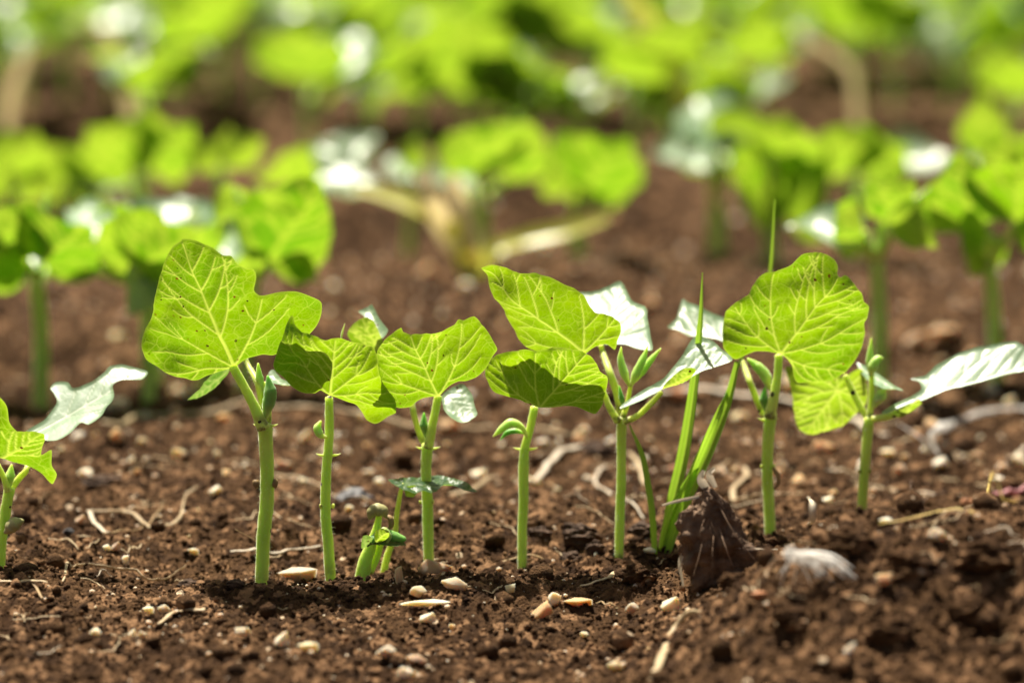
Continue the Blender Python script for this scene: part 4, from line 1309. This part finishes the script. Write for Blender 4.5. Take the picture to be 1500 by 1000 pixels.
rng = random.Random(11)
labs = {'cream': ('tiny cream pebble strewn on the dark soil', 'tiny cream pebbles'), 'tan': ('tiny tan pebble strewn on the dark soil', 'tiny tan pebbles'),
        'white': ('tiny white pebble strewn on the dark soil', 'tiny white pebbles')}
count = 0
taken = [(q[0], q[1], q[2]) for q in NAMED]
while count < 240:
    if rng.random() < 0.66:
        px, py = rng.uniform(-60, 1560), rng.triangular(540, 780, 650)
    elif rng.random() < 0.6:
        px, py = rng.uniform(-40, 1540), rng.uniform(320, 560)
    else:
        px, py = rng.uniform(-40, 1540), rng.uniform(330, 990)
    if any(abs(px - a) < 0.6 * b + 8 and abs(py - c) < 14 for a, c, b in taken):
        continue
    w = rng.uniform(7, 13) if rng.random() < 0.6 else rng.uniform(13, 25)
    if py > 740: w *= 0.6
    if py < 600: w *= 1.35
    elif py < 740: w *= 1.25
    mat = rng.choice(['cream', 'cream', 'tan', 'tan', 'tan', 'white'])
    taken.append((px, py, w))
    pebble(px, py, w, w * rng.uniform(0.55, 0.95), mat, rng.randrange(6), labs[mat][0], labs[mat][1], rz=rng.uniform(0, 6), sink=rng.uniform(0.12, 0.36), tilt=rng.uniform(-0.4, 0.4))
    count += 1


def gpath(pts, r):
    """points draped over the ground; a third number = ground pixel row above which the point floats"""
    if all(len(p) == 2 for p in pts):
        q = crom(pts, max(10, 3 * len(pts)))
        G_ = [hit(p[0], p[1]) for p in q]
        gx_ = np.array([c.x for c in G_]); gy_ = np.array([c.y for c in G_])
        z = np.max([ground_z(gx_ + dx, gy_ + dy) for dx in (-.002, 0, .002) for dy in (-.002, 0, .002)], axis=0)
        zz = np.convolve(np.r_[z[0], z, z[-1]], [0.25, 0.5, 0.25], 'valid')
        zz = np.maximum(zz, z * 0.6 + zz * 0.4)
        return [Vector((c.x, c.y, h + 0.9 * r)) for c, h in zip(G_, zz)]
    out = []
    for p in pts:
        if len(p) == 2:
            c = hit(p[0], p[1]); out.append(Vector((c.x, c.y, c.z + r)))
        else:
            c = hit(p[0], p[2]); out.append(at(p[0], p[1], c.y))
    return out


def straw(name, label, cat, pts, w, mat, seed=0, flat=0.4, group=None, rough=0.5):
    c = hit(pts[0][0], pts[0][1] if len(pts[0]) == 2 else pts[0][2])
    k = (c.y + D0) / FPX
    w = [w] if not isinstance(w, (list, tuple)) else list(w)
    P = gpath(pts, w[0] * k * 0.5)
    o = tube(name, P, [q * k * 0.52 for q in w], M[mat], None, None, n=max(24, 9 * len(pts)), seg=8, flat=flat, rough=rough, seed=seed)
    return tag(o, label, cat, group)


def scatter_grains():
    """the pale grit too small and too many to count"""
    rng = np.random.RandomState(31)
    I1, F1 = ico(1)
    base = [lump(I1, 700 + k, 0.25, 1.6, 6) for k in range(8)]
    N = 1700
    d = 1.34 + 1.1 * rng.rand(N) ** 1.2
    x = (rng.rand(N) * 2 - 1) * 0.14 * d; y = d - D0
    s = (0.0004 + 0.0011 * rng.rand(N) ** 2) * np.clip(d / 1.5, 1, 1.5)
    z = ground_z(x, y)
    V = np.empty((N, len(I1), 3))
    for k in range(N):
        a = rng.rand() * 6.28
        v = base[k % 8] * np.array([1, .8, .7]) * s[k]
        V[k] = np.c_[v[:, 0] * math.cos(a) - v[:, 1] * math.sin(a), v[:, 0] * math.sin(a) + v[:, 1] * math.cos(a), v[:, 2]] + (x[k], y[k], z[k] + 0.4 * s[k])
    F = (F1[None] + (np.arange(N) * len(I1))[:, None, None]).reshape(-1, 3)
    o = mesh_obj('fine_grit', V.reshape(-1, 3), F, M['tan'])
    tag(o, 'pale sandy grit sprinkled over the dark soil', 'grit', kind='stuff')


scatter_grains()
c1 = lambda pts: [(0.4 * p[0], 500 + 0.4 * p[1], *[500 + 0.4 * z for z in p[2:]]) for p in pts]
c6 = lambda pts: [(730 + 0.3 * p[0], 600 + 0.3 * p[1], *[600 + 0.3 * z for z in p[2:]]) for p in pts]
c8 = lambda pts: [(1040 + 0.32 * p[0], 480 + 0.32 * p[1], *[480 + 0.32 * z for z in p[2:]]) for p in pts]
straw('straw', 'white bent straw stub of the tangle at the left', 'straw', c1([(395, 735), (360, 700), (325, 655), (340, 645)]), [8, 8, 7, 5], 'straw_pale', 1)
straw('straw', 'upper strand of the straw tangle at the left', 'straw', c1([(325, 650), (400, 640), (470, 650), (540, 632), (600, 622)]), [6, 6, 5, 5, 3], 'straw', 2)
straw('straw', 'lower looping strand of the straw tangle at the left', 'straw', c1([(430, 645), (500, 665), (560, 705), (610, 700), (660, 680), (670, 630), (685, 590), (720, 580)]), [5, 6, 5, 5, 4, 3, 3], 'straw', 3)
straw('straw', 'short strand crossing the straw tangle at the left', 'straw', c1([(380, 738), (440, 720), (520, 700), (580, 640), (600, 620)]), [4, 5, 4, 4, 2], 'brown', 4)
straw('root_fibre', 'long wavy root fibre on the soil left of the tall seedling', 'root', c1([(230, 905), (250, 870), (300, 840), (360, 838), (430, 858), (500, 878), (570, 890), (640, 868), (680, 838)]),
      [3, 4, 4, 5, 5, 5, 4, 3], 'straw', 5)
straw('straw', 'straight cream straw lying behind the feet of the first two seedlings', 'straw', [(338, 822), (380, 819), (420, 816), (470, 811)], [5, 7, 7, 6], 'straw_pale', 6)
straw('root_fibre', 'brown root fibre in front of the stem at the left edge', 'root', [(-10, 860), (20, 852, 862), (45, 868), (62, 884)], [4, 5, 5, 4], 'brown', 7)
straw('root_fibre', 'flat dry fibre lying across the lower left edge', 'root', [(-10, 866), (30, 868), (70, 870)], [5, 6, 4], 'straw', 8)
straw('straw', 'bright thick straw leading up to the black shadow lump', 'straw', c6([(150, 410), (200, 365), (270, 300), (340, 245), (400, 225), (470, 225), (500, 225)]), [8, 9, 10, 11, 12, 14, 10], 'straw_pale', 9)
straw('root_fibre', 'pale kinked root beside the stem with the stub, left of the grass', 'root', c6([(530, 330), (490, 360), (470, 385), (500, 410), (550, 440), (590, 475), (640, 505), (710, 550)]), [5, 5, 5, 5, 5, 4, 3], 'straw_pale', 10)
straw('straw', 'pale straw passing behind the grass clump', 'straw', c6([(640, 250), (680, 300), (720, 400), (800, 385), (830, 380)]), [7, 8, 7, 6, 4], 'straw', 11)
straw('root_fibre', 'S shaped pale root left of the tall round leaf stem', 'root', c6([(1200, 320), (1215, 360), (1165, 400), (1145, 440), (1165, 475), (1230, 495), (1300, 500)]), [7, 9, 8, 8, 7, 6, 4], 'straw', 12)
straw('straw', 'short pale straw end pointing right of the dead husk', 'straw', c6([(1050, 340), (1090, 320), (1140, 295)]), [6, 7, 5], 'straw', 13)
straw('root_fibre', 'thin pale root trailing past the two right seedlings', 'root', c8([(90, 855), (250, 850), (400, 815), (460, 800), (560, 830), (700, 835)]), [3, 4, 4, 3, 3], 'straw', 14)
straw('root_fibre', 'upright blurred root loop between the two right seedlings', 'root', c8([(455, 950), (470, 880, 950), (470, 810, 950), (450, 775, 950)]), [7, 8, 7, 4], 'straw_pale', 15)
straw('forked_root', 'white forked dry root standing on the soil at the right', 'root', c8([(1070, 610), (1040, 570, 610), (1015, 500, 610), (1050, 460, 610), (1120, 450), (1250, 430), (1400, 415), (1500, 420)]), [8, 12, 18, 11, 9, 8, 7, 6], 'fluff', 16)
straw('root_fibre', 'thin grey arm curving left from the white forked root', 'root', c8([(1000, 620), (1005, 570, 620), (985, 520, 620), (930, 480, 620), (860, 435, 620)]), [5, 6, 6, 5, 3], 'fluff', 17)
straw('straw', 'long yellow straw slanting to the right edge', 'straw', [(1288, 769), (1340, 766), (1400, 757), (1460, 748), (1520, 738)], [4, 7, 8, 8, 9], 'straw_yellow', 18)
straw('twig', 'thin dark twig above the yellow straw', 'twig', c8([(885, 870), (950, 840), (1020, 805), (1080, 780)]), [3, 4, 4, 3], 'twig', 19)
straw('root_fibre', 'short curled pale fibre right of the long white leaf seedling', 'root', c8([(850, 790), (890, 772), (960, 780), (1030, 795)]), [4, 5, 5, 3], 'straw_pale', 20)
straw('petal', 'pink twisted petal on the soil at the right edge', 'petal', c8([(1305, 795), (1340, 790), (1400, 785), (1450, 770), (1500, 765)]), [10, 13, 14, 12, 8], 'pink', 21)
straw('straw', 'pale straw poking up at the right edge', 'straw', c8([(1360, 630), (1400, 590, 630), (1450, 540, 630)]), [5, 6, 5], 'straw_pale', 22)
straw('root_fibre', 'dark wiry loop at the foot of the lowest leaf seedling', 'root', [(728, 832), (750, 818, 830), (775, 812, 830), (793, 817, 830), (798, 832)], [4, 4, 4, 5, 6], 'brown', 23)
straw('root_fibre', 'root fibre running right from the tall seedling stubs', 'root', [(400, 700), (430, 712), (460, 722), (500, 740), (540, 755)], [4, 4, 3, 3, 2], 'straw', 24)
straw('straw', 'blurred grey straw behind the first three seedlings', 'straw', [(150, 634), (250, 622), (350, 615), (470, 612), (560, 628), (620, 646)], [7, 7, 6, 6, 7, 8], 'straw', 25)
straw('straw', 'blurred grey straw behind the hanging white leaf', 'straw', [(660, 640), (720, 635), (790, 640), (860, 655)], [6, 6, 6, 5], 'straw', 26)
straw('straw', 'blurred grey stalk behind the grass blades and right seedlings', 'straw', [(960, 610), (1060, 604), (1150, 617), (1230, 625), (1300, 650)], [10, 12, 12, 10, 6], 'straw_pale', 27)
straw('straw', 'bent straw end right of the flat dark leaf', 'straw', [(655, 735), (690, 730), (715, 715), (727, 706)], [6, 7, 8, 5], 'straw', 28)
straw('root_fibre', 'curved blurred root in the bottom foreground', 'root', [(955, 1010), (972, 970), (985, 925, 930), (1008, 898, 915), (1028, 897, 905)], [12, 13, 12, 11, 8], 'straw', 29)
pebble(795, 903, 50, 24, 'tan', 5, 'long pale chip in the foreground left of the dead plant stub', rz=0.5, sink=0.34, depth=0.7, tilt=-0.35)
pebble(848, 884, 46, 24, 'tan', 0, 'rounded pale chip touching the long one in the foreground', rz=-0.2, sink=0.34, depth=0.8)
pebble(812, 884, 30, 26, 'white', 1, 'upright chip between the two pale ones', rz=0.9, sink=0.2, depth=0.5)
pebble(624, 899, 80, 12, 'white', 3, 'flat white sliver below the angular pale chip', rz=0.12, sink=0.1, depth=0.2)
pebble(630, 917, 34, 18, 'white', 5, 'short white chip under the flat white sliver', rz=-0.3, sink=0.2, depth=0.6)
straw('root_fibre', 'pale fibre beside a chip in the lower left foreground', 'root', [(232, 925), (255, 912), (280, 908), (300, 910)], [5, 7, 9, 10], 'straw', 34)
straw('straw', 'pale straw running from the pale chips to the right', 'straw', [(850, 868), (880, 862), (915, 850)], [5, 8, 6], 'straw', 35)
straw('root_fibre', 'thin straw on the soil left of the many leaved seedling', 'root', c6([(380, 568), (450, 575), (520, 585), (575, 596)]), [4, 4, 3, 2], 'straw', 36)
straw('twig', 'dark dry leaf vein standing left of the tall seedling', 'twig', c1([(540, 590), (535, 500, 590), (545, 410, 590), (570, 325, 590)]), [2, 2, 2, 1], 'twig', 37)
straw('root_fibre', 'thin twig clinging to the foot of the tall seedling', 'root', [(388, 850), (386, 820, 850), (378, 795, 850), (345, 775, 850)], [3, 3, 2, 2], 'brown', 38)
rs = random.Random(77)
for k in range(120):
    px, py = rs.uniform(-20, 1520), rs.triangular(560, 985, 700)
    L = rs.uniform(16, 70); a = rs.uniform(-0.6, 0.6); b = a + rs.uniform(-1.2, 1.2)
    p = [(px, py), (px + L * .5 * math.cos(a), py + L * .25 * math.sin(a)), (px + L * .5 * (math.cos(a) + math.cos(b)), py + L * .25 * (math.sin(a) + math.sin(b)))]
    h3 = [hit(*q) for q in p]
    if max((h3[0] - h3[1]).length, (h3[1] - h3[2]).length) > 0.02:
        continue
    straw('straw_bit', 'tiny thin straw bit scattered on the dark soil', 'straw', p, [2, rs.uniform(2, 4), 1.5], rs.choice(['straw', 'straw_pale', 'brown', 'straw']), 100 + k, group='tiny straw bits on the soil')


def boulder(name, label, cat, px, py, w, h, mat, seed, depth=0.8, sink=0.3, amp=0.4, sub=5, freq=2.0, parent=None, tilt=0):
    c = hit(px, py)
    k = (c.y + D0) / FPX
    V, F = ico(sub)
    V = lump(V, seed, amp, freq, 6, 0.75)
    N = V / np.linalg.norm(V, axis=1, keepdims=True)
    V = V + N * (0.10 * (clods(N[:, 0] * 7 + N[:, 2] * 3, N[:, 1] * 7 - N[:, 2] * 5, seed) - 0.3))[:, None]
    V = V * np.array([w * k / 2, w * k / 2 * depth, h * k / 2])
    if tilt:
        V = V @ np.array(Matrix.Rotation(tilt, 3, 'Y')).T
    z = gz(c.x, c.y) + h * k / 2 * (1 - 2 * sink)
    if parent is None:
        o = mesh_obj(name, V, F, M[mat]); o.location = (c.x, c.y, z)
        return tag(o, label, cat)
    o = mesh_obj(name, V + np.array((c.x, c.y, z)) - np.array(parent.location), F, M[mat], parent)
    return o


boulder('shell_chunk', 'dark grey hairy looking lump behind the bent sprout', 'clod', 519, 740, 72, 36, 'grey', 61, 0.7, 0.3)
for px, py, w, h, sd, lab in ((790, 795, 46, 30, 71, 'dark soil clod right of the lowest leaf seedling foot'),
                              (848, 800, 58, 40, 72, 'biggest dark soil clod left of the many leaved seedling'),
                              (871, 818, 26, 24, 73, 'small dark soil clod touching the foot of the many leaved seedling'),
                              (835, 824, 34, 26, 74, 'dark soil clod in front of the biggest one'),
                              (940, 792, 46, 30, 75, 'dark soil clod left of the grass clump'),
                              (275, 868, 30, 20, 76, 'reddish brown clod in the left foreground'),
                              (345, 875, 26, 16, 77, 'brown clod right of the reddish one in the left foreground'),
                              (155, 725, 70, 24, 78, 'dark flat clod above the straw tangle'),
                              (875, 668, 60, 26, 79, 'black curved lump added for a dark shadow behind the many leaved seedling')):  # the last lump is a black shadow, modelled as a solid dark clod
    boulder('soil_clod', lab, 'clod', px, py, w, h, 'clod', sd, 0.85, 0.3)

# dead husk of a plant standing in the foreground
c = hit(1058, 850)
hk = thing('dead_plant_stub', (c.x, c.y - 0.004, c.z), 'shaggy dead brown plant stub with a pale tip in front of the grass clump', 'dead plant')
k0 = (c.y + D0) / FPX
V, F = ico(5)
V = lump(V, 91, 0.45, 2.4, 6, 0.8)
t = np.clip((V[:, 2] + 1) / 2, 0, 1)
prof = 0.95 * (1 - t) ** 0.75 + 0.2
rr = 1 + 0.45 * fbm(V[:, 0] * 1.7 + 4, V[:, 2] * 1.5, 4, 92) + 0.45 * fbm(V[:, 1] * 1.7 + 9, V[:, 2] * 1.5, 4, 93)
V = np.c_[V[:, 0] * prof * rr * 68 * k0 - (t ** 1.4 * 40 - 6) * k0, V[:, 1] * prof * rr * 46 * k0, (t * 160 - 20) * k0]
V[:, 0] += 14 * k0 * fbm(t * 3, V[:, 1] * 60, 3, 97)
V[:, 2] += 9 * k0 * (clods(V[:, 0] / k0 / 16, V[:, 2] / k0 / 16, 98) - 0.3)
V[:, 1] -= 12 * k0 * (clods(V[:, 0] / k0 / 20, V[:, 2] / k0 / 20, 99) - 0.2)
mesh_obj('core', V, F, M['stub'], hk)
rs = random.Random(5)
for q in range(12):
    a = rs.uniform(-3.3, 0.4)
    top = Vector((rs.uniform(-44, -10) * k0, rs.uniform(-8, 4) * k0, rs.uniform(70, 138) * k0))
    r1 = rs.uniform(34, 92) * k0
    bot = Vector((math.cos(a) * r1 * 1.2, math.sin(a) * r1 * 0.8, rs.uniform(-6, 34) * k0))
    md = top * 0.5 + bot * 0.5 + Vector((rs.uniform(-8, 30) * math.cos(a) * k0, math.sin(a) * 22 * k0, rs.uniform(-14, 12) * k0))
    tube('rootlet', [top, md, bot], [rs.uniform(1, 2) * k0, rs.uniform(1, 3.5) * k0, 0.5 * k0], M[rs.choice(['husk', 'stub', 'stub'])], hk, None, n=18, seg=6, flat=0.4, rough=0.5, seed=q)
for pts, w in (([(-20, -2, 130), (-34, -4, 150), (-30, -4, 164)], [8, 14, 6]), ([(-12, -4, 138), (-22, -6, 158), (-14, -6, 168)], [6, 12, 5]),
               ([(-30, -4, 126), (-70, -8, 118), (-92, -8, 112)], [4, 5, 3]), ([(-40, -4, 60), (-64, -10, 30), (-60, -12, -10)], [5, 7, 4]),
               ([(-56, -5, 46), (20, -30, 52), (80, -20, 48)], [2, 3, 2])):
    ribbon('pale_strip', [Vector(p) * k0 for p in pts], [q * k0 for q in w], M['straw_pale'], hk, (0, 0, 0), (0, -1, 0.4), 0.4, 16, 0.6)

for px, py, w, h, sd, lab in ((1010, 838, 60, 44, 81, 'dark clod at the left foot of the dead plant stub'), (1105, 828, 70, 56, 82, 'dark clod at the right foot of the dead plant stub'),
                              (1075, 866, 46, 34, 83, 'dark clod below the dead plant stub'), (1240, 815, 80, 44, 84, 'broad dark clod on the mound above the white fibre tuft'),
                              (1330, 850, 66, 44, 85, 'dark clod in the middle of the right mound'), (1440, 832, 84, 50, 86, 'broad dark clod on the mound near the right edge'),
                              (1420, 905, 60, 44, 87, 'dark clod low on the right mound'), (1160, 925, 54, 36, 88, 'dark clod below the white fibre tuft'),
                              (1300, 940, 70, 44, 89, 'dark clod at the bottom of the right mound'), (935, 868, 50, 34, 90, 'dark clod at the left end of the right mound')):
    boulder('soil_clod', lab, 'clod', px, py, w, h, 'soil', sd, 0.85, 0.35, 0.5)

# white fibre tuft on the right mound
c = hit(1176, 868)
ft = thing('fibre_tuft', (c.x, c.y - 0.003, c.z + 0.006), 'white silky fibre tuft lying on the right foreground mound', 'fibre tuft')
k0 = 0.76 * (c.y + D0) / FPX
rs = random.Random(21)


def fibre(P, w, mat, tw):
    ribbon('fibre', [p * k0 for p in P], [w * 0.4 * k0, w * k0, w * 0.8 * k0, w * 0.2 * k0], M[mat], ft, (0, 0, 0), (rs.uniform(-.4, .4), -1, -0.3), 0.3, 16, tw)


for q in range(40):
    s = Vector((rs.uniform(-30, 2), rs.uniform(-8, 8), rs.uniform(12, 34)))
    if q < 30:
        e = s + Vector((rs.uniform(40, 110), rs.uniform(-24, 0), rs.uniform(-74, -22)))
        m = s * 0.5 + e * 0.5 + Vector((6, -4, rs.uniform(2, 18)))
    else:
        e = s + Vector((rs.uniform(-50, 10), rs.uniform(-20, 0), rs.uniform(-56, -26)))
        m = s * 0.5 + e * 0.5 + Vector((rs.uniform(-10, 4), -4, rs.uniform(4, 16)))
    fibre([s, m, e], rs.uniform(3, 7) if q < 14 else rs.uniform(1, 2.5), 'fluff' if q < 34 else 'straw_pale', rs.uniform(-1, 1))
for q in range(7):
    a = rs.uniform(1.2, 3.6); r = rs.uniform(8, 24)
    cc = Vector((-14, 0, 26))
    fibre([(cc + Vector((math.cos(a + u) * r * 1.25, -8 + rs.uniform(-8, 6), math.sin(a + u) * r * 0.8))) for u in (0, 0.7, 1.4, 2.1)], rs.uniform(2, 6), 'fluff', rs.uniform(-1, 1))
